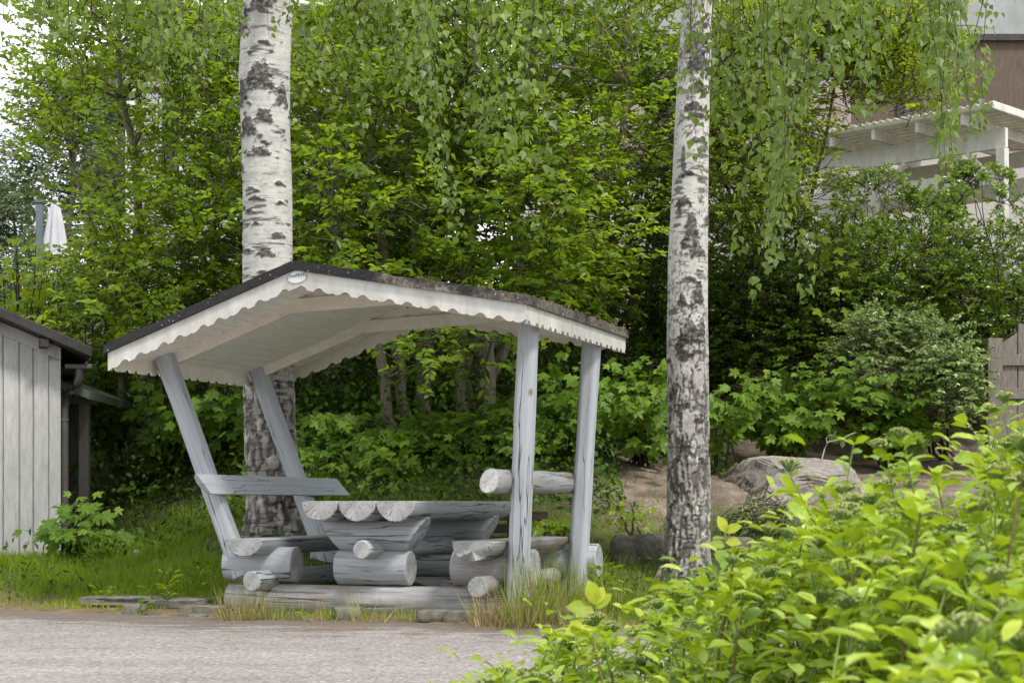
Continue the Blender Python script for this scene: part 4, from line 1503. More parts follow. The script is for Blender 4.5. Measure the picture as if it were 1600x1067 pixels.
for (n, xr, yr) in ((95000, (-5.2, -1.2), (12.2, 18)), (52000, (-1.4, 2.2), (11.3, 17)), (26000, (1.8, 6), (10.6, 15))):
    X, Y = scatter(n, xr, yr, lawn_d)
    n = len(X)
    big = fbm(np.stack([X * 1.6, Y * 1.6, 0 * X + 3], 1), 3)
    h = rng.uniform(.03, .115, n) * (.3 + 1.1 * big) * (0.65 + .7 * sstep(.2, .9, Y - edge(X)))
    tone = np.clip(rng.normal(.36, .2, n) + .4 * (fbm(np.stack([X * 3.1, Y * 3.1, 0 * X + 8], 1), 3) - .5) + .4 * (1 - sstep(.1, .6, Y - edge(X))), 0, 1)
    GP.append((np.stack([X, Y, ground(X, Y) - .01], 1), np.stack([rng.normal(0, .38, n), rng.normal(0, .38, n), np.ones(n)], 1), rng.normal(0, 1, (n, 3)) * np.array([1, 1, .1]), h, rng.uniform(.0045, .008, n) / h, tone))
gr = leaf_mesh('grass', T_blade(), *[np.concatenate([g[i] for g in GP]) for i in (0, 1, 2, 3)], M['grass'], None, (0, 0, 0), np.concatenate([g[5] for g in GP]), np.concatenate([g[4] for g in GP]))
gr['kind'] = 'stuff'
gr['label'] = 'green grass growing round the shelter and on the verge'
gr['category'] = 'grass'

n = 16000
X, Y = rng.uniform(-5, 2, n), rng.uniform(11.8, 17.5, n)
k = (rng.random(n) < lawn_d(X, Y) * .6 + .3 * sstep(1.4, 2.6, Y - edge(X)) * (X < .6)) & (fbm(np.stack([X * 2.2, Y * 2.2, 0 * X + 31], 1), 3) > .47) & ~((X > -2.2) & (X < .6) & (Y < 14.2))
X, Y = X[k], Y[k]
n = len(X)
lw = leaf_mesh('lawn_weeds', T_ovate(.5), np.stack([X, Y, ground(X, Y) + .01 + .2 * rng.random(n) ** 2], 1), rng.normal(0, 1, (n, 3)) + np.array([0, 0, .4]), np.array([0, -.3, 1]) + rng.normal(0, .4, (n, 3)), rng.uniform(.03, .085, n), M['l_ivy'])
lw['kind'] = 'stuff'
lw['label'] = 'small broad-leaved weeds mixed into the grass'
lw['category'] = 'weeds'


def tuft(px, Y, n, h, label, dry=.5, rad=.10, z=None, lean=.5, group=None):
    h, n, rad = h * 1.35, int(n * .9), rad * 1.15
    b = G(px, Y)
    root = thing('grass_tuft', label, 'grass tuft', b, 0, group)
    nd_ = int(n * dry)
    for nm, m_, cnt, hh, sp in (('green_blades', 'grass', n - nd_, h, lean * .5), ('dry_blades', 'straw', nd_, h * .95, lean * 1.5)):
        if cnt < 4:
            continue
        r = rad * np.sqrt(rng.random(cnt))
        a = rng.uniform(0, 2 * np.pi, cnt)
        P = b + np.stack([r * np.cos(a), r * np.sin(a), 0 * r - .01], 1)
        D = np.stack([np.cos(a) * r / rad * sp + rng.normal(0, sp, cnt) * .6, np.sin(a) * r / rad * sp + rng.normal(0, sp, cnt) * .6, np.ones(cnt)], 1)
        H = (.35 + .65 * rng.random(cnt) ** 1.2) * hh
        leaf_mesh(nm, T_blade(), P, D, D * np.array([1, 1, 0]) * -1 + rng.normal(0, .3, (cnt, 3)), H, M[m_], root, b, None, rng.uniform(.004, .007, cnt) / H)
    return root


g_ = 'grass tufts along the foot of the front sill log'
for a in [(378, 12.18, 240, .26, 'bushy straw-coloured grass tuft under the left end of the front sill log', .75, .13),
          (428, 12.22, 80, .22, 'green grass tuft right of the straw-coloured one, under the left rail end', .35, .12),
          (470, 12.15, 36, .20, 'thin grass tuft between the left rail end and the middle of the sill', .45, .12),
          (515, 12.12, 30, .16, 'low grass tuft in front of the sill below the middle log', .5, .05),
          (572, 12.05, 60, .20, 'grass tuft in front of the sill, half dry, near its middle', .5, .11),
          (625, 12.0, 34, .15, 'short grass tuft beside the stone slabs in front of the sill', .45, .10),
          (770, 11.66, 230, .22, 'straw-coloured grass tuft under the right rail end', .8, .12),
          (822, 11.5, 260, .42, 'tall green grass tuft hiding the foot of the near upright post', .45, .13),
          (860, 11.7, 220, .40, 'tall thin grass clump between the two upright posts', .25, .2),
          (915, 12.2, 200, .36, 'tall grass clump at the foot of the far upright post', .2, .22),
          (955, 12.0, 180, .30, 'grass clump right of the far upright post, before the concrete block', .3, .22)]:
    tuft(*a, group=g_)
# a little dry litter clump rows right of the sill
for px, Y, lab in ((790, 11.45, 'flattened dry grass heap on the road edge by the near upright post'), (900, 11.45, 'flattened dry grass heap behind the yellow-green spirea sprig')):
    tuft(px, Y, 160, .16, lab, .97, .2, lean=.9)

# ------------------------------------------------------------------ dandelions, weeds
for px, py, Y, lab in ((213, 862, 15.0, 'dandelion clock in the lawn, the farther of the two by the maple seedling'), (242, 878, 14.6, 'dandelion clock in the lawn, the nearer of the two by the maple seedling')):
    t = W(px, py, Y)
    b = np.array([t[0] + .05, t[1], gz(t[0] + .05, t[1])])
    r = thing('dandelion', lab, 'dandelion', b, 0, 'dandelion clocks in the lawn')
    tube_obj('stem', [(curve_pts(b, t, 5, sag=-.02), np.full(5, .002))], M['greenstem'], r, 5, b)
    n = 90
    d = rand_dir(n)
    leaf_mesh('seed_head', T_diamond(.5), t + d * .004, d, rand_dir(n), .022, M['fluff'], r, b)


def weed(px, Y, n, h, lab, lf=.07, mat='l_maple', T=None):
    b = G(px, Y)
    r = thing('weed', lab, 'weed', b, 0, 'weeds at the road edge')
    a = rng.uniform(0, 2 * np.pi, n)
    t = rng.random(n)
    P = b + np.stack([np.cos(a) * .05 * t, np.sin(a) * .05 * t, h * t], 1)
    D = np.stack([np.cos(a), np.sin(a), .5 + 0 * a], 1)
    leaf_mesh('leaves', T or T_ovate(.45), P, D, np.array([0, -.2, 1]) + rng.normal(0, .3, (n, 3)), rng.uniform(lf * .6, lf * 1.2, n), M[mat], r, b)
    tube_obj('stem', [(curve_pts(b - np.array([0, 0, .02]), b + np.array([.01, 0, h]), 4), np.linspace(.004, .002, 4))], M['greenstem'], r, 4, b)


weed(262, 13.0, 40, .26, 'yellow-green weed sprouting over the left stone slab', .075, 'l_light')
weed(160, 13.3, 18, .12, 'small weed at the left end of the flat stone slabs', .06, 'l_light')
weed(220, 12.7, 16, .1, 'low weed on the road edge before the left stone slabs', .06)
weed(310, 13.4, 22, .2, 'small weed in the grass behind the stone slabs', .06)
weed(945, 12.6, 26, .30, 'broad-leaved weed standing beside the far upright post', .10, 'l_light')
weed(480, 12.0, 10, .08, 'tiny weed on the asphalt edge before the front sill', .04, 'l_light')

# ------------------------------------------------------------------ stones
M['stone'] = simple_mat('granite', (0.20, 0.175, 0.155), (0.40, 0.36, 0.33), 16, 0.9, 0.8, bdist=.02, detail=10)
M['slab'] = simple_mat('concrete_slab', (0.085, 0.08, 0.06), (0.25, 0.235, 0.20), 9, 0.95, 0.9, detail=10, bdist=.02)


def rock(name, label, cat, cen, size, seed, mat, flat=.6, res=3, sharp=.35, rz=0, group=None, cuts=(), lump=.35):
    import bmesh
    bm = bmesh.new()
    bmesh.ops.create_icosphere(bm, subdivisions=res, radius=1)
    V = np.array([v.co[:] for v in bm.verts])
    V = np.sign(V) * np.abs(V) ** (1 - sharp)
    V = V / np.maximum(1, np.abs(V).max(1, keepdims=True) * .9)
    for nrm, dist in cuts:
        nn = norm(np.array(nrm, float))
        s = V @ nn
        V = V - np.clip(s - dist, 0, None)[:, None] * nn * .95
    V = V * (1 + (fbm(V * 1.6 + seed, 4) - .5)[:, None] * lump) + (np.stack([fbm(V * 5 + seed + i * 9, 4) for i in range(3)], 1) - .5) * .16
    V = V * np.array(size)
    for v, c in zip(bm.verts, V):
        v.co = c
    me = bpy.data.meshes.new(name)
    bm.to_mesh(me)
    bm.free()
    me.materials.append(mat)
    me.polygons.foreach_set('use_smooth', np.ones(len(me.polygons), bool))
    me.set_sharp_from_angle(angle=math.radians(38))
    o = bpy.data.objects.new(name, me)
    o.location = cen
    o.rotation_euler = (0, 0, rz)
    link(o)
    return tag(o, label, cat, group)


def rock_mat():
    m, nt, ns, lk = new_mat('boulder_granite')
    tc = nd(ns, 'ShaderNodeTexCoord')
    n1 = nd(ns, 'ShaderNodeTexNoise', Scale=22.0, Detail=9, Roughness=.7)
    n2 = nd(ns, 'ShaderNodeTexNoise', Scale=4.5, Detail=8, Roughness=.7)
    for n in (n1, n2):
        lk.new(tc.outputs['Object'], n.inputs['Vector'])
    r = ramp(ns, [(.32, (.15, .13, .115)), (.68, (.44, .39, .355))])
    lk.new(n1.outputs['Fac'], r.inputs[0])
    s = nd(ns, 'ShaderNodeSeparateXYZ')
    lk.new(tc.outputs['Object'], s.inputs[0])
    # moss on the left flank
    f = math_n(ns, lk, 'ADD', n2.outputs['Fac'], math_n(ns, lk, 'MULTIPLY', s.outputs['X'], -.75))
    f = math_n(ns, lk, 'ADD', f, math_n(ns, lk, 'MULTIPLY', s.outputs['Z'], -.30))
    mr = ramp(ns, [(.66, g3(0)), (.78, g3(1))])
    lk.new(f, mr.inputs[0])
    rm = ramp(ns, [(.35, (.03, .022, .012)), (.62, (.075, .055, .025)), (.75, (.12, .085, .03))])
    lk.new(n1.outputs['Fac'], rm.inputs[0])
    mx = nd(ns, 'ShaderNodeMix', data_type='RGBA')
    lk.new(mr.outputs[0], mx.inputs[0])
    lk.new(r.outputs[0], mx.inputs[6])
    lk.new(rm.outputs[0], mx.inputs[7])
    p = nd(ns, 'ShaderNodeBsdfPrincipled', Roughness=.9)
    lk.new(mx.outputs[2], p.inputs['Base Color'])
    b = nd(ns, 'ShaderNodeBump', Strength=.9, Distance=.03)
    lk.new(n1.outputs['Fac'], b.inputs['Height'])
    lk.new(b.outputs[0], p.inputs['Normal'])
    o = nd(ns, 'ShaderNodeOutputMaterial')
    lk.new(p.outputs[0], o.inputs[0])
    return m


bp_ = W(1236, 812, 16.6)
rock('boulder', 'large pale granite boulder with a mossy left flank on the bare bank', 'boulder', bp_, (.93, .85, .66), 4.4, rock_mat(), res=5, sharp=.55, lump=.16,
     cuts=(((-.82, -.25, .58), .60), ((.10, -.16, .98), .74), ((.1, -1, .25), .72), ((.9, -.2, .45), .80), ((-.35, -.8, .5), .78)))
tw_ = W(1283, 722, 16.9)
tg = tube_obj('dry_twig', [(np.array([tw_, tw_ + [.03, 0, .12], tw_ + [.07, .02, .19], tw_ + [.20, .02, .22], tw_ + [.29, .0, .27], tw_ + [.33, 0, .28]]), np.array([.008, .008, .007, .006, .005, .003])),
                           (np.array([tw_ + [.06, .02, .18], tw_ + [.05, .02, .23], tw_ + [.09, .02, .26], tw_ + [.12, .03, .25], tw_ + [.13, .03, .27], tw_ + [.15, .03, .30]]), np.linspace(.005, .002, 6))], simple_mat('dry_twig_wood', (.3, .27, .25), (.42, .39, .37), 10, .8, .2), None, 5)
tag(tg, 'bare grey dry twig sticking up from the top of the boulder', 'twig')
# concrete block under the slimmer birch, rough broken left end
M['block'] = simple_mat('mossy_block', (.035, .032, .022), (.20, .18, .155), 7, .95, 1.0, detail=10, bdist=.03)
cb = W(1003, 868, 14.6)
rock('concrete_block', 'weathered concrete kerb block in the grass left of the slimmer birch', 'concrete block', cb, (.25, .16, .17), 2.2, M['block'], res=4, sharp=.62, lump=.3)
cb2 = W(1140, 842, 14.7)
rock('concrete_block', 'flat concrete kerb block at the right foot of the slimmer birch', 'concrete block', cb2 - np.array([0, 0, .1]), (.20, .16, .12), 3.2, M['block'], res=4, sharp=.62, lump=.3)
g_ = 'flat stone slabs edging the road'
for px, py, Y, sz, lab in [(684, 968, 12.02, (.135, .10, .045), 'left one of the two grey slabs under the right half of the front sill'),
                           (735, 971, 11.92, (.16, .10, .045), 'right one of the two grey slabs under the right half of the front sill'),
                           (545, 955, 12.2, (.09, .08, .05), 'small grey slab end under the middle of the front sill'),
                           (195, 945, 13.35, (.30, .20, .035), 'long flat stone slab lying at the lawn edge, the leftmost'),
                           (285, 941, 13.15, (.24, .20, .035), 'broad flat stone slab in the lawn edge behind the yellow-green weed'),
                           (322, 950, 12.75, (.17, .12, .04), 'flat stone slab nearest the left end of the front sill'),
                           (212, 963, 12.85, (.075, .06, .045), 'lumpy little stone before the long flat slab'),
                           (310, 966, 12.5, (.06, .05, .025), 'small pale flat stone on the gravelly road edge'),
                           (700, 963, 11.5, (.01, .01, .01), ''),
                           (880, 962, 11.75, (.15, .10, .05), 'mossy slab right of the near upright post'),
                           (1060, 975, 11.5, (.22, .10, .05), 'dark slab half hidden behind the spirea')]:
    if not lab:
        continue
    p = W(px, py, Y)
    p[2] = gz(p[0], p[1]) + sz[2] * (.05 if px < 330 else .35)
    rock('stone_slab', lab, 'stone slab', p, sz, px * .37, M['slab'], res=3, sharp=.7, rz=-.25 + rng.normal(0, .08), group=g_)
# old pallet boards behind the table
M['rot'] = simple_mat('rotten_wood', (.035, .026, .02), (.10, .075, .06), 12, .9, .4, (1, 8, 8))
pb = W(800, 822, 15.0)
mb = MB()
for k in range(3):
    mb.box((-.28, -.05, -.16 + k * .105), (.30, .05, -.085 + k * .105))
for x in (-.24, .0, .24):
    mb.box((x - .04, -.04, -.2), (x + .04, .06, .1))
pal = mb.build('wooden_pallet', M['rot'], None, bevel=.004, loc=pb)
tag(pal, 'dark rotting wooden pallet lying behind the far end of the table', 'pallet')

# ------------------------------------------------------------------ shed on the left
M['board'] = simple_mat('pale_grey_boards', (0.33, 0.33, 0.315), (0.48, 0.48, 0.465), 6, 0.75, 0.25, (6, 6, 1.2))
M['roofmetal'] = simple_mat('dark_roof_sheet', (0.022, 0.02, 0.019), (0.05, 0.046, 0.043), 10, 0.6, 0.2)
M['pipe'] = simple_mat('brown_downpipe_metal', (0.075, 0.066, 0.06), (0.11, 0.098, 0.09), 10, 0.45, 0.05, spec=.5)
sY = 16.0
cX = (91 - 800) * sY / F
cz = EYE - (860 - HOR) * sY / F
shd = thing('shed', 'pale grey board shed with a dark sloping roof at the left edge', 'shed', (cX, sY, cz), math.radians(18))
eh = (860 - 540) * sY / F            # wall height at the right corner
SL = .42                              # gable slope, rising to the left
WL = 3.4


def prism_x(mb, x0, x1, y0, y1, zb, ztop, off=0.0):
    """upright slab between x0 and x1 with its top following the gable"""
    v = [(x0, y0, zb), (x1, y0, zb), (x1, y0, ztop - SL * x1 + off), (x0, y0, ztop - SL * x0 + off)]
    v2 = [(x, y1, z) for x, _, z in v]
    mb.add(v + v2, [(0, 1, 2, 3), (7, 6, 5, 4), (0, 4, 5, 1), (1, 5, 6, 2), (2, 6, 7, 3), (3, 7, 4, 0)])


mb = MB()
prism_x(mb, -WL, 0, .012, 3.0, -.5, eh)
wl = mb.build('wall', M['board'], shd)
mb = MB()
x = -.085
while x > -WL:
    w_ = random.choice((.105, .118, .125, .112))
    d_ = random.uniform(0, .006)
    prism_x(mb, x - w_, x, -.012 - d_, .0105, -.42, eh, -.11)
    prism_x(mb, x - w_ - .014, x - w_ - .0005, .002, .0115, -.42, eh, -.11)
    x -= w_ + .0145
mb.build('cladding', M['board'], wl, bevel=.003)
mb = MB()
v = []
for x_, z_ in ((-WL, 0), (.02, 0)):
    for y_ in (-.034, .009):
        v += [(x_, y_, eh - SL * x_ - .125), (x_, y_, eh - SL * x_ - .015)]
mb.add(v, [(0, 1, 3, 2), (4, 6, 7, 5), (0, 2, 6, 4), (1, 5, 7, 3), (0, 4, 5, 1), (2, 3, 7, 6)])
mb.build('top_board', M['board'], shd)
mb = MB()
mb.box((-.08, -.026, -.42), (.02, .0095, eh - .13))
mb.build('corner_board', M['board'], shd, bevel=.003)
mb = MB()
v = []
for x_ in (-WL, .27):
    for y_ in (-.30, 3.2):
        v += [(x_, y_, eh - SL * x_ - .005), (x_, y_, eh - SL * x_ + .085)]
mb.add(v, [(0, 1, 3, 2), (4, 6, 7, 5), (0, 2, 6, 4), (1, 5, 7, 3), (0, 4, 5, 1), (2, 3, 7, 6)])
rf = mb.build('roof', M['roofmetal'], shd, bevel=.006)
for x_ in (-.10, -.55, -1.0):
    mb = MB()
    z_ = eh - SL * x_ - .006
    mb.box((x_ - .07, -.28, z_ - .07), (x_, -.036, z_))
    mb.build('lookout', M['roofmetal'], rf)


def LP(px, py, Y=sY + .12):
    p_ = W(px, py, Y) - np.array([cX, sY, cz])
    c_, s_ = math.cos(math.radians(18)), math.sin(math.radians(18))
    return np.array([c_ * p_[0] + s_ * p_[1], -s_ * p_[0] + c_ * p_[1], p_[2]])


tube_obj('downpipe', [(np.array([LP(124, 576), LP(124, 590), LP(121, 600), LP(110, 611), LP(102, 622), LP(100, 640), LP(100, 720), LP(100, 830)]), np.full(8, .040))], M['pipe'], shd, 14)
mb = MB()
p = LP(122, 573)
mb.box((p[0] - .12, p[1] - .06, p[2] - .022), (p[0] + .12, p[1] + 2.6, p[2] + .022))
mb.build('gutter', M['pipe'], shd, bevel=.01)
mb = MB()
p = LP(96, 656)
mb.box((p[0] - .06, p[1] - .05, p[2] - .010), (p[0] + .06, p[1] + .05, p[2] + .010))
mb.build('pipe_bracket', M['pipe'], shd)
# lean-to behind it
M['darkpost'] = simple_mat('weathered_dark_post', (.07, .064, .055), (.13, .12, .105), 8, .85, .3, (8, 8, 1))
M['greenroof'] = simple_mat('grey_green_roof', (.08, .10, .085), (.15, .17, .15), 8, .6, .2)
lp = W(132, 800, 16.9)
lt = thing('lean_to', 'small lean-to with a dark post and grey-green roof edge behind the shed corner', 'lean-to', (lp[0], 16.9, gz(lp[0], 16.9)))
zb = gz(lp[0], 16.9)
zt = W(0, 632, 16.9)[2] - zb
mb = MB()
mb.box((-.045, -.045, -.2), (.045, .045, zt))
mb.build('post', M['darkpost'], lt, bevel=.006)
mb = MB()
mb.box((-.10, -.08, zt), (.10, .08, zt + .06))
mb.build('beam', M['darkpost'], lt, bevel=.006)
mb = MB()
a = [(-1.2, -.35, zt + .55), (.13, -.35, zt + .03), (.13, 1.5, zt + .03), (-1.2, 1.5, zt + .55)]
mb.add(a + [(x, y, z + .07) for x, y, z in a], [(3, 2, 1, 0), (4, 5, 6, 7), (0, 1, 5, 4), (1, 2, 6, 5), (2, 3, 7, 6), (3, 0, 4, 7)])
mb.build('roof', M['greenroof'], lt)
mb = MB()
mb.box((-1.2, .9, -.3), (-.2, .95, zt + .05))
mb.build('wall', M['darkpost'], lt)

# ------------------------------------------------------------------ picket gate on the right
M['oldwood'] = simple_mat('weathered_fence_wood', (.11, .095, .082), (.24, .212, .188), 7, .85, .4, (9, 9, 1.2))
fp = W(1553, 640, 18.2)
fz = gz(fp[0], 18.2)
ft = EYE + (HOR - 506) * 18.2 / F - fz
ga = thing('picket_gate', 'weathered brown wooden picket gate with an arched top at the right edge', 'gate', (fp[0], 18.2, fz))
mb = MB()
pt = EYE + (HOR - 529) * 18.2 / F - fz
mb.box((-.075, -.06, -.2), (.075, .06, pt))
mb.build('gate_post', M['oldwood'], ga, bevel=.006)
tops = [520, 505, 505, 520, 533]
x = .088
for i in range(5):
    mb = MB()
    z1 = EYE + (HOR - tops[i]) * 18.2 / F - fz
    z0 = z1 - .05 if i < 1 or i > 2 else z1 - .02
    w_ = .145
    za, zb_ = (z1 - .10, z1) if i == 0 else (z1, z1 - .03) if i == 1 else (z1, z1) if i == 2 else (z1, z1 - .1)
    v = [(x, -.012, .05), (x + w_, -.012, .05), (x + w_, -.012, zb_), (x, -.012, za)]
    v2 = [(a_, .012, c_) for a_, b_, c_ in v]
    mb.add(v + v2, [(0, 1, 2, 3), (7, 6, 5, 4), (0, 4, 5, 1), (1, 5, 6, 2), (2, 6, 7, 3), (3, 7, 4, 0)])
    mb.build('picket', M['oldwood'], ga)
    x += w_ + .012
for py in (563, 615):
    zc = EYE + (HOR - py) * 18.2 / F - fz
    mb = MB()
    mb.box((.078, -.045, zc - .055), (.9, -.014, zc + .055))
    mb.build('rail', M['oldwood'], ga, bevel=.004)

# ------------------------------------------------------------------ houses, pergola and terrace things behind
M['dash'] = simple_mat('pebble_dash', (.26, .245, .22), (.52, .50, .46), 55, .95, .6)
M['brownboard'] = simple_mat('brown_boards', (.075, .055, .04), (.15, .115, .09), 5, .8, .3, (10, 10, .8))
M['greywall'] = simple_mat('pale_grey_panel', (.24, .26, .255), (.36, .38, .375), 2.5, .6, .05)
M['dark'] = simple_mat('dark_trim', (.03, .028, .027), (.06, .055, .05), 8, .6, .1)
M['pinkwall'] = simple_mat('dull_brown_panel', (.26, .21, .18), (.36, .30, .265), 4, .8, .1, (6, 6, 1))
M['glass'] = simple_mat('window_glass', (.03, .035, .04), (.06, .065, .07), 3, .08, 0, spec=.6)
M['whitewall'] = simple_mat('white_house_boards', (.34, .34, .33), (.46, .46, .45), 3, .7, .1, (8, 8, 1))
HY = 27.0


def hx(px, Y=HY):
    return (px - 800) * Y / F


def hz(py, Y=HY):
    return EYE + (HOR - py) * Y / F


ho = thing('house', 'brown and grey house with a pebble-dash base, up the bank behind the slimmer birch', 'house', (hx(1200), HY, 3.5))


def hb(name, px0, px1, py0, py1, y0, y1, mat, par=None):
    mb = MB()
    mb.box((hx(px0) - hx(1200), y0, hz(py1) - 3.5), (hx(px1) - hx(1200), y1, hz(py0) - 3.5))
    return mb.build(name, mat, par or ho)


hb('base_wall', 800, 1900, 235, 560, 0, 7, M['dash'])
hb('brown_cladding', 1330, 1900, 62, 234.6, -.02, 7, M['brownboard'])
hb('panel_wall', 800, 1329.6, 130, 234.6, -.02, 7, M['pinkwall'])
hb('upper_wall', 800, 1900, -420, 61, -.03, 7, M['greywall'])
hb('grey_wall', 800, 1329.6, 61.4, 129.6, -.02, 7, M['greywall'])
hb('eaves_trim', 800, 1900, 56, 66, -.10, -.035, M['dark'])
for a, b, c_, d in ((948, 962, 150, 250), (1400, 1412, 70, 234), (880, 884, 150, 250), (1010, 1013, 140, 235)):
    hb('trim_strip', a, b, c_, d, -.06, -.022, M['dark'])
hb('sill_board', 860, 1100, 240, 256, -.10, -.003, M['brownboard'])
for a, b, c_, d in ((1140, 1240, 80, 200), (830, 930, 170, 228)):
    wn = hb('window', a, b, c_, d, -.05, -.021, M['white'])
    hb('pane', a + 8, b - 8, c_ + 8, d - 8, -.056, -.051, M['glass'], wn)
mb = MB()
a = [(hx(780) - hx(1200), -.6, hz(-420) - 3.5), (hx(1920) - hx(1200), -.6, hz(-420) - 3.5), (hx(1920) - hx(1200), 3.5, hz(-600) - 3.5), (hx(780) - hx(1200), 3.5, hz(-600) - 3.5), (hx(1920) - hx(1200), 7.6, hz(-420) - 3.5), (hx(780) - hx(1200), 7.6, hz(-420) - 3.5)]
mb.add(a, [(0, 1, 2, 3), (3, 2, 4, 5), (0, 3, 5), (1, 4, 2), (0, 5, 4, 1)])
mb.build('roof', M['roofmetal'], ho)

wh = thing('white_house', 'white house mostly hidden behind the airy tree left of the thick birch', 'house', (hx(360, 30), 30, 3.8))


def wb(name, px0, px1, py0, py1, y0, y1, mat, par=None):
    mb = MB()
    mb.box((hx(px0, 30) - hx(360, 30), y0, hz(py1, 30) - 3.8), (hx(px1, 30) - hx(360, 30), y1, hz(py0, 30) - 3.8))
    return mb.build(name, mat, par or wh)


wb('wall', 222, 660, 40, 470, 0, 6, M['whitewall'])
for a, b, c_, d in ((250, 285, 130, 290), (310, 372, 190, 330), (385, 440, 120, 250), (520, 580, 210, 300), (540, 600, 60, 150)):
    wn = wb('window', a, b, c_, d, -.05, -.002, M['white'])
    wb('pane', a + 4, b - 4, c_ + 4, d - 4, -.06, -.052, M['glass'], wn)
wb('corner_post', 214, 228, 140, 470, -.9, -.8, M['white'])
wb('balcony_rail', 214, 420, 395, 412, -.95, -.85, M['dark'])
wb('roof', 200, 680, 22, 38, -.5, 6.5, M['roofmetal'])

# pergola: white, turned about 45 degrees
PY = 21.5
pc = np.array([hx(1566, PY), PY, 0])
pz = hz(205, PY)
pgr = thing('pergola', 'white wooden pergola with a corrugated roof above the hedge, top right', 'pergola', (pc[0], PY, 3.0), math.radians(-44))
# local x along the front beam (negative = away to the left), local y into depth
LN = 3.6
def pzl(z):
    return z - 3.0


bz = hz(232, PY)
mb = MB()
mb.box((-LN, -.03, pzl(bz)), (.06, .03, pzl(bz) + .24))
mb.build('front_beam', M['white'], pgr, bevel=.004)
mb = MB()
mb.box((-LN, 1.5, pzl(bz) + .05), (.06, 1.56, pzl(bz) + .25))
mb.build('back_beam', M['white'], pgr, bevel=.004)
for x in (-LN + .05, -1.8, 0):
    mb = MB()
    mb.box((x - .055, -.05, -.2), (x + .055, -.032 + .0, pzl(bz) + .0))
    mb.box((x - .055, -.03, -.2), (x + .055, .06, pzl(bz) - .001))
    mb.build('post', M['white'], pgr)
for x in np.arange(-LN + .2, .1, .62):
    mb = MB()
    mb.beam((x, -.42, pzl(bz) + .32), (x, 1.7, pzl(bz) + .30), .05, .13)
    mb.build('rafter', M['white'], pgr, bevel=.01)
for y in np.arange(-.38, 1.7, .17):
    mb = MB()
    mb.box((-LN, y, pzl(bz) + .392), (.1, y + .05, pzl(bz) + .418))
    mb.build('purlin', M['white'], pgr)
for x, sgn in ((-1.75, 1), (-.05, -1)):
    mb = MB()
    mb.beam((x, 0, pzl(bz) - .42), (x + sgn * .42, 0, pzl(bz) - .003), .05, .07, up=(0, 1, 0))
    mb.build('brace', M['white'], pgr)
mb = MB()
mb.box((-LN, -.02, pzl(bz) - .42), (.05, .02, pzl(bz) - .24))
mb.build('lower_rail', M['white'], pgr, bevel=.004)
mb = MB()
mb.box((-LN, 1.45, pzl(bz) - .34), (.05, 1.49, pzl(bz) - .10))
mb.build('back_rail', M['white'], pgr, bevel=.004)
mb = MB()
mb.beam((.13, -.47, pzl(bz) + .43), (.13, 1.7, pzl(bz) + .41), .03, .10)
mb.build('verge_board', M['white'], pgr, bevel=.02)
xc = np.linspace(-LN - .1, .12, 420)
zc = .016 * np.sin(xc * 2 * np.pi / .10)
yv = np.array([-.5, 1.75])
V = np.concatenate([np.stack([xc, 0 * xc + y, pzl(bz) + .437 + zc], 1) for y in yv] + [np.stack([xc, 0 * xc + y, pzl(bz) + .452 + zc], 1) for y in yv])
n = len(xc)
i = np.arange(n - 1)
q = np.concatenate([np.stack([i, i + 1, i + n + 1, i + n], 1)[:, ::-1], np.stack([i, i + 1, i + n + 1, i + n], 1) + 2 * n, np.stack([i, i + 1, i + 1 + 2 * n, i + 2 * n], 1), np.stack([i + n, i + n + 2 * n, i + 1 + 3 * n, i + 1 + n], 1)])
m_, nt_, ns_, lk_ = new_mat('corrugated_plastic')
p1 = nd(ns_, 'ShaderNodeBsdfPrincipled', Roughness=.4)
p1.inputs['Base Color'].default_value = (.66, .66, .58, 1)
t1 = nd(ns_, 'ShaderNodeBsdfTranslucent')
t1.inputs['Color'].default_value = (.75, .74, .64, 1)
mx_ = nd(ns_, 'ShaderNodeMixShader', Fac=.55)
lk_.new(p1.outputs[0], mx_.inputs[1])
lk_.new(t1.outputs[0], mx_.inputs[2])
oo = nd(ns_, 'ShaderNodeOutputMaterial')
lk_.new(mx_.outputs[0], oo.inputs[0])
np_mesh('corrugated_roof', V, [q], m_, pgr, smooth=True)

# parasol and post on the terrace, far left
M['cloth'] = simple_mat('white_cloth', (.45, .45, .48), (.56, .56, .59), 6, .8, .1)
pp_ = W(86, 420, 26)
pr_ = thing('parasol', 'closed white parasol standing on the terrace above the shed roof', 'parasol', (pp_[0], 26, gz(pp_[0], 26)))
zt = hz(308, 26) - gz(pp_[0], 26)
zb = hz(402, 26) - gz(pp_[0], 26)
k = 40
th = np.arange(k) * 2 * np.pi / k
rows = []
for t in np.linspace(0, 1, 16):
    r = (.03 + .145 * t ** .8) * (1 + .22 * np.cos(th * 8) * min(1, t * 3))
    rows.append(np.stack([r * np.cos(th), r * np.sin(th), 0 * th + zt + (zb - zt) * t], 1))
V = np.concatenate(rows)
ii = np.arange(len(V)).reshape(16, k)
q = np.stack([ii[:-1], ii[1:], np.roll(ii, -1, 1)[1:], np.roll(ii, -1, 1)[:-1]], -1).reshape(-1, 4)
np_mesh('canopy', V, [q], M['cloth'], pr_, smooth=True)
tube_obj('pole', [(np.array([[0, 0, -.1], [0, 0, zb], [0, 0, zt + .05]]), np.array([.022, .022, .015]))], M['steel'], pr_, 8)
lp_ = W(62, 420, 25.5)
M['bluegrey'] = simple_mat('blue_grey_paint', (.10, .13, .14), (.16, .19, .2), 6, .6, .1)
lo = thing('terrace_post', 'blue-grey capped post on the terrace beside the closed parasol', 'post', (lp_[0], 25.5, gz(lp_[0], 25.5)))
zt = hz(318, 25.5) - lo.location.z
mb = MB()
mb.box((-.045, -.045, -.1), (.045, .045, zt))
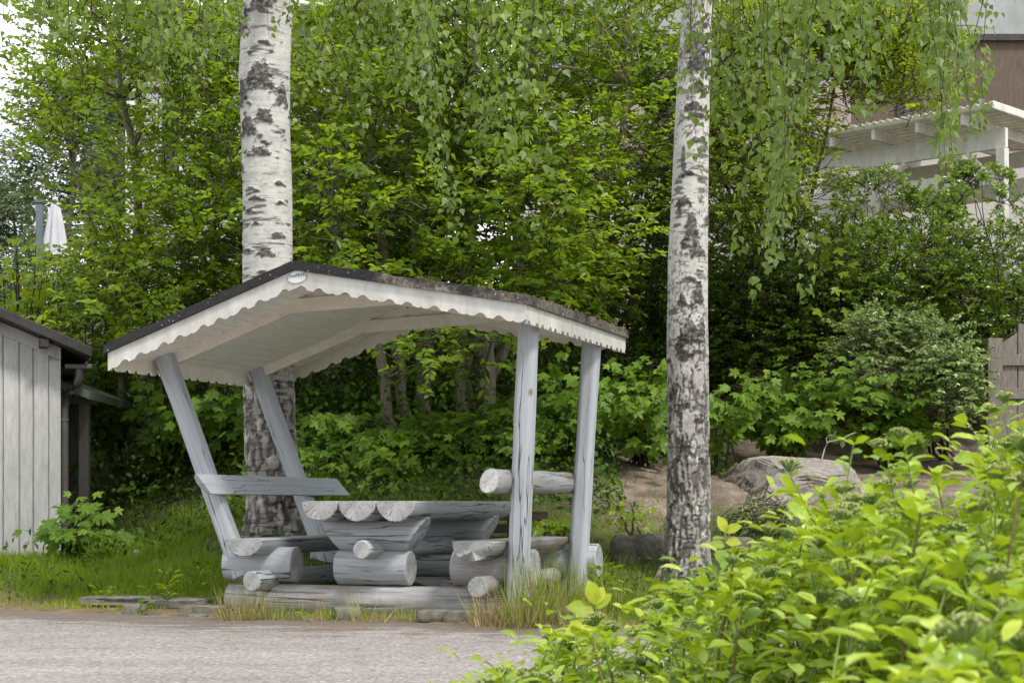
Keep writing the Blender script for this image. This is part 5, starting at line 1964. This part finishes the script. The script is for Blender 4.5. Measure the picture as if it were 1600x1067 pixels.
mb.build('shaft', M['bluegrey'], lo, bevel=.006)
mb = MB()
mb.box((-.065, -.065, zt), (.065, .065, zt + .06))
mb.build('cap', M['bluegrey'], lo, bevel=.012)

# far trees behind everything
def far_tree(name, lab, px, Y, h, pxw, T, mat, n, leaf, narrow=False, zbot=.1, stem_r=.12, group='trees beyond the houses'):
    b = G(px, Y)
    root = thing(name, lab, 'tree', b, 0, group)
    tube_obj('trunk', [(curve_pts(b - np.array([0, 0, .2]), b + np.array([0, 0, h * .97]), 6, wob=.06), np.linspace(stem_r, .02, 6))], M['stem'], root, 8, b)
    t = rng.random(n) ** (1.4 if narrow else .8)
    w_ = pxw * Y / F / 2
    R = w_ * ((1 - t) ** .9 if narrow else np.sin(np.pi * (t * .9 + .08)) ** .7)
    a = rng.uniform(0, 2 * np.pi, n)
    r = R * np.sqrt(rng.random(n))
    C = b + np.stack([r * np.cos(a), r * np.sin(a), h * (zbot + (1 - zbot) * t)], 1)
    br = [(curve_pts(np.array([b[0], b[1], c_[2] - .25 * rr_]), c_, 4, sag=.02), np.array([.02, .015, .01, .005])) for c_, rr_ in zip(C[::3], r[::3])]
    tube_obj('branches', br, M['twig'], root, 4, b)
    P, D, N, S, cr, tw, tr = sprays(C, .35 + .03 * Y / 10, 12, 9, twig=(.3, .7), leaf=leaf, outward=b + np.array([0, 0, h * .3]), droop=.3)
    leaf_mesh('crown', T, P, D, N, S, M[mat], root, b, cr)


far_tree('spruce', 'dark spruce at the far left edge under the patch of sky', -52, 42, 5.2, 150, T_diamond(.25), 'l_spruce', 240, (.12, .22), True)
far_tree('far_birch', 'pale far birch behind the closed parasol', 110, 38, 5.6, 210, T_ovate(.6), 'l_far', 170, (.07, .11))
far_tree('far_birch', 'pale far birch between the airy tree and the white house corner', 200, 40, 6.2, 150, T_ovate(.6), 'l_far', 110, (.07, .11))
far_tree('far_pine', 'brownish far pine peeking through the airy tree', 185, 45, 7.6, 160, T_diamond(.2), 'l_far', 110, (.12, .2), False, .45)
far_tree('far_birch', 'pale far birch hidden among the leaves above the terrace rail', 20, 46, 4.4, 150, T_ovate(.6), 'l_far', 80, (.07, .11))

# ------------------------------------------------------------------ spirea in front
BX = [600, 650, 700, 760, 830, 880, 905, 960, 1010, 1060, 1120, 1180, 1240, 1330, 1380, 1430, 1480, 1520, 1545, 1580, 1640]
BYY = [1090, 1062, 1075, 1045, 1000, 960, 930, 945, 945, 895, 850, 845, 800, 725, 712, 716, 755, 750, 680, 640, 632]
fh_meshes = []


def make_flower_mesh(seed):
    r = np.random.default_rng(seed)
    n = 85
    a = r.uniform(0, 2 * np.pi, n)
    q = np.sqrt(r.random(n))
    P = np.stack([np.cos(a) * q, np.sin(a) * q, (1 - q ** 2) * .42 + r.normal(0, .05, n)], 1) * .034
    tv, tf = T_ball()
    S = r.uniform(.0024, .0042, n)
    V = (P[:, None] + tv[None] * S[:, None, None]).reshape(-1, 3)
    f = (tf[0][None] + (np.arange(n) * 6)[:, None, None]).reshape(-1, 3)
    # stalks
    A = np.stack([P * np.array([.15, .15, 0]) - np.array([0, 0, .02]), P * np.array([.7, .7, .6]) - np.array([0, 0, .006]), P], 1)
    v2, q2 = tubes(A, np.full((n, 3), .0007), 3)
    fm = np.concatenate([np.zeros(len(f)), np.ones(len(q2))])
    o = np_mesh('flower_head', np.concatenate([V, v2]), [f, q2 + len(V)], [M['bud'], M['greenstem']], None, attrs={'rnd': ('FACE', 'FLOAT', np.concatenate([np.repeat(r.random(n), 8), np.full(len(q2), .4)]))}, fmat=fm)
    me = o.data
    bpy.data.objects.remove(o)
    return me


fh_meshes = [make_flower_mesh(s) for s in range(4)]
TN = T_near(.56)


def spirea(px0, px1, Y0, Y1, nst, label, dep=230, flowers=.35, extra=(), lf=(.026, .056), topoff=0):
    cx_ = (px0 + px1) / 2
    base = np.array([(cx_ - 800) * (Y0 + Y1) / 2 / F, (Y0 + Y1) / 2, 0.0])
    base[2] = gz(base[0], base[1])
    root = thing('spirea_bush', label, 'spirea bush', base, 0, 'spirea bushes in front of the road')
    P, D, N, S, CR, st, fl = [], [], [], [], [], [], []
    tips = []
    ncl = max(3, nst // 4)
    for i in range(ncl):
        pc, Yc = px0 + (px1 - px0) * (i + rng.random()) / ncl, rng.uniform(Y0, Y1)
        dep_c = abs(rng.normal(0, 1)) * dep * .62
        for j in range(4):
            px, Y = pc + rng.normal(0, 26), Yc + rng.normal(0, .13)
            b = np.interp(px, BX, BYY) + topoff
            py = b + 12 + dep_c + abs(rng.normal(0, 22))
            tips.append((px, py, Y, py < b + 110))
    tips += [(a, b, c_, d_) for a, b, c_, d_ in extra]
    for px, py, Y, isfl in tips:
        tip = W(px, py, Y)
        if tip[2] < .12:
            continue
        b0 = np.array([tip[0] + rng.normal(0, .18), Y + rng.normal(.05, .15), 0])
        k = 8
        q = curve_pts(b0, tip, k, sag=-.03, wob=.008)
        st.append((q, np.linspace(.0042, .0016, k)))
        m = int(tip[2] * rng.uniform(66, 90))
        f = 1 - .88 * (np.arange(m) + rng.random(m)) / m
        f[:4] = 1
        f[4:14] = rng.uniform(.86, .985, len(f[4:14]))
        pos = np.stack([np.interp(f, np.linspace(0, 1, k), q[:, a]) for a in range(3)], 1)
        ax = norm(q[-1] - q[-3])
        az = np.arange(m) * 2.4 + rng.uniform(0, 6) + rng.normal(0, .3, m)
        out = np.stack([np.cos(az), np.sin(az), 0 * az], 1)
        # short side shoots push some leaves out of the stem line
        sh_ = (rng.random(m) < .6) * rng.uniform(.02, .13, m) * (f < .95)
        P.append(pos + out * (.004 + sh_)[:, None] + np.array([0, 0, 1]) * (sh_ * .6)[:, None])
        el_ = rng.uniform(-.05, .75, m) + .25 * (f > .97)
        D.append(out + ax * el_[:, None] + rng.normal(0, .18, (m, 3)))
        N.append(np.array([0, 0, 1.0]) - out * (el_ * .8)[:, None] + rng.normal(0, .28, (m, 3)))
        S.append(rng.uniform(*lf, m) * np.where(f > .97, .8, 1.0))
        tone = rng.normal(.46, .17)
        CR.append(np.clip(tone + rng.normal(0, .17, m) + .3 * f - .2, 0, 1))  # tone drops towards the stem foot: shaded bush interior painted into leaf colour
        if (isfl or rng.random() < .5) and rng.random() < flowers:
            fl.append((tip, ax))
    tube_obj('stems', st[::5], M['redstem'], root, 6, base)
    tube_obj('shoots', [s_ for i_, s_ in enumerate(st) if i_ % 5], M['greenstem'], root, 5, base)
    leaf_mesh('foliage', TN, np.concatenate(P), np.concatenate(D), np.concatenate(N), np.concatenate(S), M['l_spirea'], root, base, np.concatenate(CR))
    for i, (t, ax) in enumerate(fl[:90]):
        o = bpy.data.objects.new('flower_head', random.choice(fh_meshes))
        o.location = t - base + ax * .026 + np.array([0, 0, .010])
        s = random.uniform(.6, .9)
        o.scale = (s, s, s * random.uniform(.8, 1.1))
        o.rotation_euler = (random.uniform(-.25, .25), random.uniform(-.25, .25), random.uniform(0, 6))
        link(o, root)
    return root


spirea(1300, 1660, 2.9, 3.6, 110, 'big yellow-green spirea bush with flat bud clusters in the bottom right corner', 300, .4, topoff=34)
spirea(1080, 1400, 3.6, 4.6, 120, 'spirea bush with many flat bud clusters below the boulder', 240, .4, topoff=16)
spirea(880, 1160, 4.0, 5.0, 90, 'spirea bush with sparse buds in front of the grass right of the shelter', 170, .35)
spirea(760, 960, 3.8, 4.8, 46, 'low spirea edge reaching onto the grey road', 120, .3)
spirea(640, 770, 3.6, 4.2, 9, 'few spirea shoot tips at the bottom edge over the road', 60, .5)
spirea(1530, 1660, 4.2, 5.0, 34, 'tall spirea shoots below the picket gate at the right edge', 170, .45, extra=((1535, 690, 4.4, True), (1548, 660, 4.4, True), (1572, 642, 4.4, True), (1590, 634, 4.5, True), (1560, 690, 4.3, True), (1585, 700, 4.3, False), (1545, 725, 4.3, False), (1596, 668, 4.3, True)))

spirea(1420, 1660, 2.1, 2.6, 26, 'closest spirea sprays blurring into the bottom right corner', 120, .2, topoff=230, lf=(.034, .06))
spirea(1200, 1580, 3.2, 3.9, 12, 'single spirea shoots poking up in front of the boulder', 20, .9, extra=((1240, 752, 3.7, True), (1336, 708, 3.5, True), (1412, 703, 3.5, True), (1472, 745, 3.6, True), (1378, 722, 3.6, False), (1290, 760, 3.6, False)), topoff=60)


# young yellow shoots with big leaves
def shoot(tip_px, tip_py, Y, leaves, label):
    tip = W(tip_px, tip_py, Y)
    b = np.array([tip[0] + .12, Y + .05, 0])
    root = thing('yellow_shoot', label, 'shoot', b, 0, 'yellow-green shoots above the spirea')
    q = curve_pts(b, tip, 7, sag=-.02)
    tube_obj('stem', [(q, np.linspace(.005, .003, 7))], M['greenstem'], root, 6, b)
    P, D, N, S = [], [], [], []
    for dx, dz, dy, sz, off in leaves:
        P.append(tip + np.array([0, 0, -off]))
        d = np.array([dx, dy, dz], float)
        D.append(d)
        N.append(np.array([-dx * .3, -.85, .45]))
        S.append(sz * .72)
    leaf_mesh('leaves', T_near(.62), P, D, N, np.array(S), M['yellow'], root, b, rng.random(len(P)))


shoot(930, 945, 4.2, [(-.25, 1, 0, .085, 0), (-1, .28, -.1, .10, .02), (.75, .75, .1, .075, .01), (-.9, -.15, -.4, .11, .05), (.4, .9, .3, .07, .0), (1, .1, 0, .06, .05), (-.5, -.4, -.3, .09, .10)], 'yellow-green shoot with large leaves rising before the road edge near the shelter')
shoot(1133, 832, 3.9, [(-.4, 1, 0, .055, 0), (.95, .45, -.1, .055, 0), (.8, -.05, -.2, .05, .02), (-.9, .2, -.1, .05, .03), (.2, 1, .1, .03, .0)], 'small bright yellow leaf pair on a shoot tip before the slimmer birch')
# a low evergreen shrub beside the boulder
Cb = region(22, (1150, 1230), (770, 870), (14.9, 15.4), lambda a, b, y: b > 760 + abs(a - 1195) * .9)
tree('small_shrub', 'low glossy-leaved shrub in front of the mossy side of the boulder', 'shrub', G(1190, 15.2), [stem(1190, 880, 1190 + rng.uniform(-30, 30), 790, 15.2, 15.1, .008, .003) for _ in range(5)], Cb, .13, 12, 9, T_ovate(.55), M['l_grey'], (.018, .032), twig=(.08, .2), stem_name='stems', crown_name='foliage', separate=False)

# ------------------------------------------------------------------ world, sun, camera
w = bpy.data.worlds.new('World')
scene.world = w
w.use_nodes = True
ns, lk = w.node_tree.nodes, w.node_tree.links
ns.clear()
SUN_EL, SUN_AZ = math.radians(52), math.radians(140)   # azimuth clockwise from +Y
sky = ns.new('ShaderNodeTexSky')
sky.sky_type = 'NISHITA'
sky.sun_disc = False
sky.sun_elevation = SUN_EL
sky.sun_rotation = SUN_AZ
sky.air_density = 1.0
sky.dust_density = 2.0
tc = ns.new('ShaderNodeTexCoord')
mp = ns.new('ShaderNodeMapping')
mp.inputs['Scale'].default_value = (1.6, 1.6, 3.4)
lk.new(tc.outputs['Generated'], mp.inputs[0])
nz = ns.new('ShaderNodeTexNoise')
nz.inputs['Scale'].default_value = 2.2
nz.inputs['Detail'].default_value = 7
nz.inputs['Roughness'].default_value = .55
lk.new(mp.outputs[0], nz.inputs['Vector'])
cr = ramp(ns, [(0.30, g3(.62)), (0.5, g3(1))])
lk.new(nz.outputs['Fac'], cr.inputs[0])
cc = ramp(ns, [(0.35, (7.6, 7.9, 8.4)), (0.7, (10.6, 10.7, 10.8))])
lk.new(nz.outputs['Fac'], cc.inputs[0])
mx = ns.new('ShaderNodeMix')
mx.data_type = 'RGBA'
lk.new(cr.outputs[0], mx.inputs[0])
lk.new(sky.outputs[0], mx.inputs[6])
lk.new(cc.outputs[0], mx.inputs[7])
bg = ns.new('ShaderNodeBackground')
bg.inputs['Strength'].default_value = 0.125
lk.new(mx.outputs[2], bg.inputs[0])
ow = ns.new('ShaderNodeOutputWorld')
lk.new(bg.outputs[0], ow.inputs[0])

sl = bpy.data.lights.new('sun', 'SUN')
sl.energy = 2.8
sl.angle = math.radians(9)
sl.color = (1, .96, .9)
so = bpy.data.objects.new('sun', sl)
d = Vector((math.sin(SUN_AZ) * math.cos(SUN_EL), math.cos(SUN_AZ) * math.cos(SUN_EL), math.sin(SUN_EL)))
so.rotation_euler = (-d).to_track_quat('-Z', 'Y').to_euler()
so.location = (4, -6, 12)
COL.objects.link(so)

cam = bpy.data.cameras.new('camera')
cam.sensor_width = 36
cam.lens = 36 * F / 1600
cam.shift_y = (HOR - 533.5) / 1600
cam.clip_start = .05
cam.clip_end = 2000
cam.dof.use_dof = True
cam.dof.focus_distance = 12.4
cam.dof.aperture_fstop = 12
co = bpy.data.objects.new('camera', cam)
co.location = (0, 0, EYE)
co.rotation_euler = (math.pi / 2, 0, 0)
COL.objects.link(co)
scene.camera = co
scene.view_settings.view_transform = 'Standard'
scene.view_settings.look = 'None'
scene.view_settings.exposure = 0.42
scene.view_settings.gamma = 1
scene.cycles.use_denoising = True
scene.cycles.max_bounces = 8
scene.cycles.diffuse_bounces = 4
scene.cycles.transmission_bounces = 4
scene.cycles.use_adaptive_sampling = True
scene.cycles.adaptive_threshold = 0.02
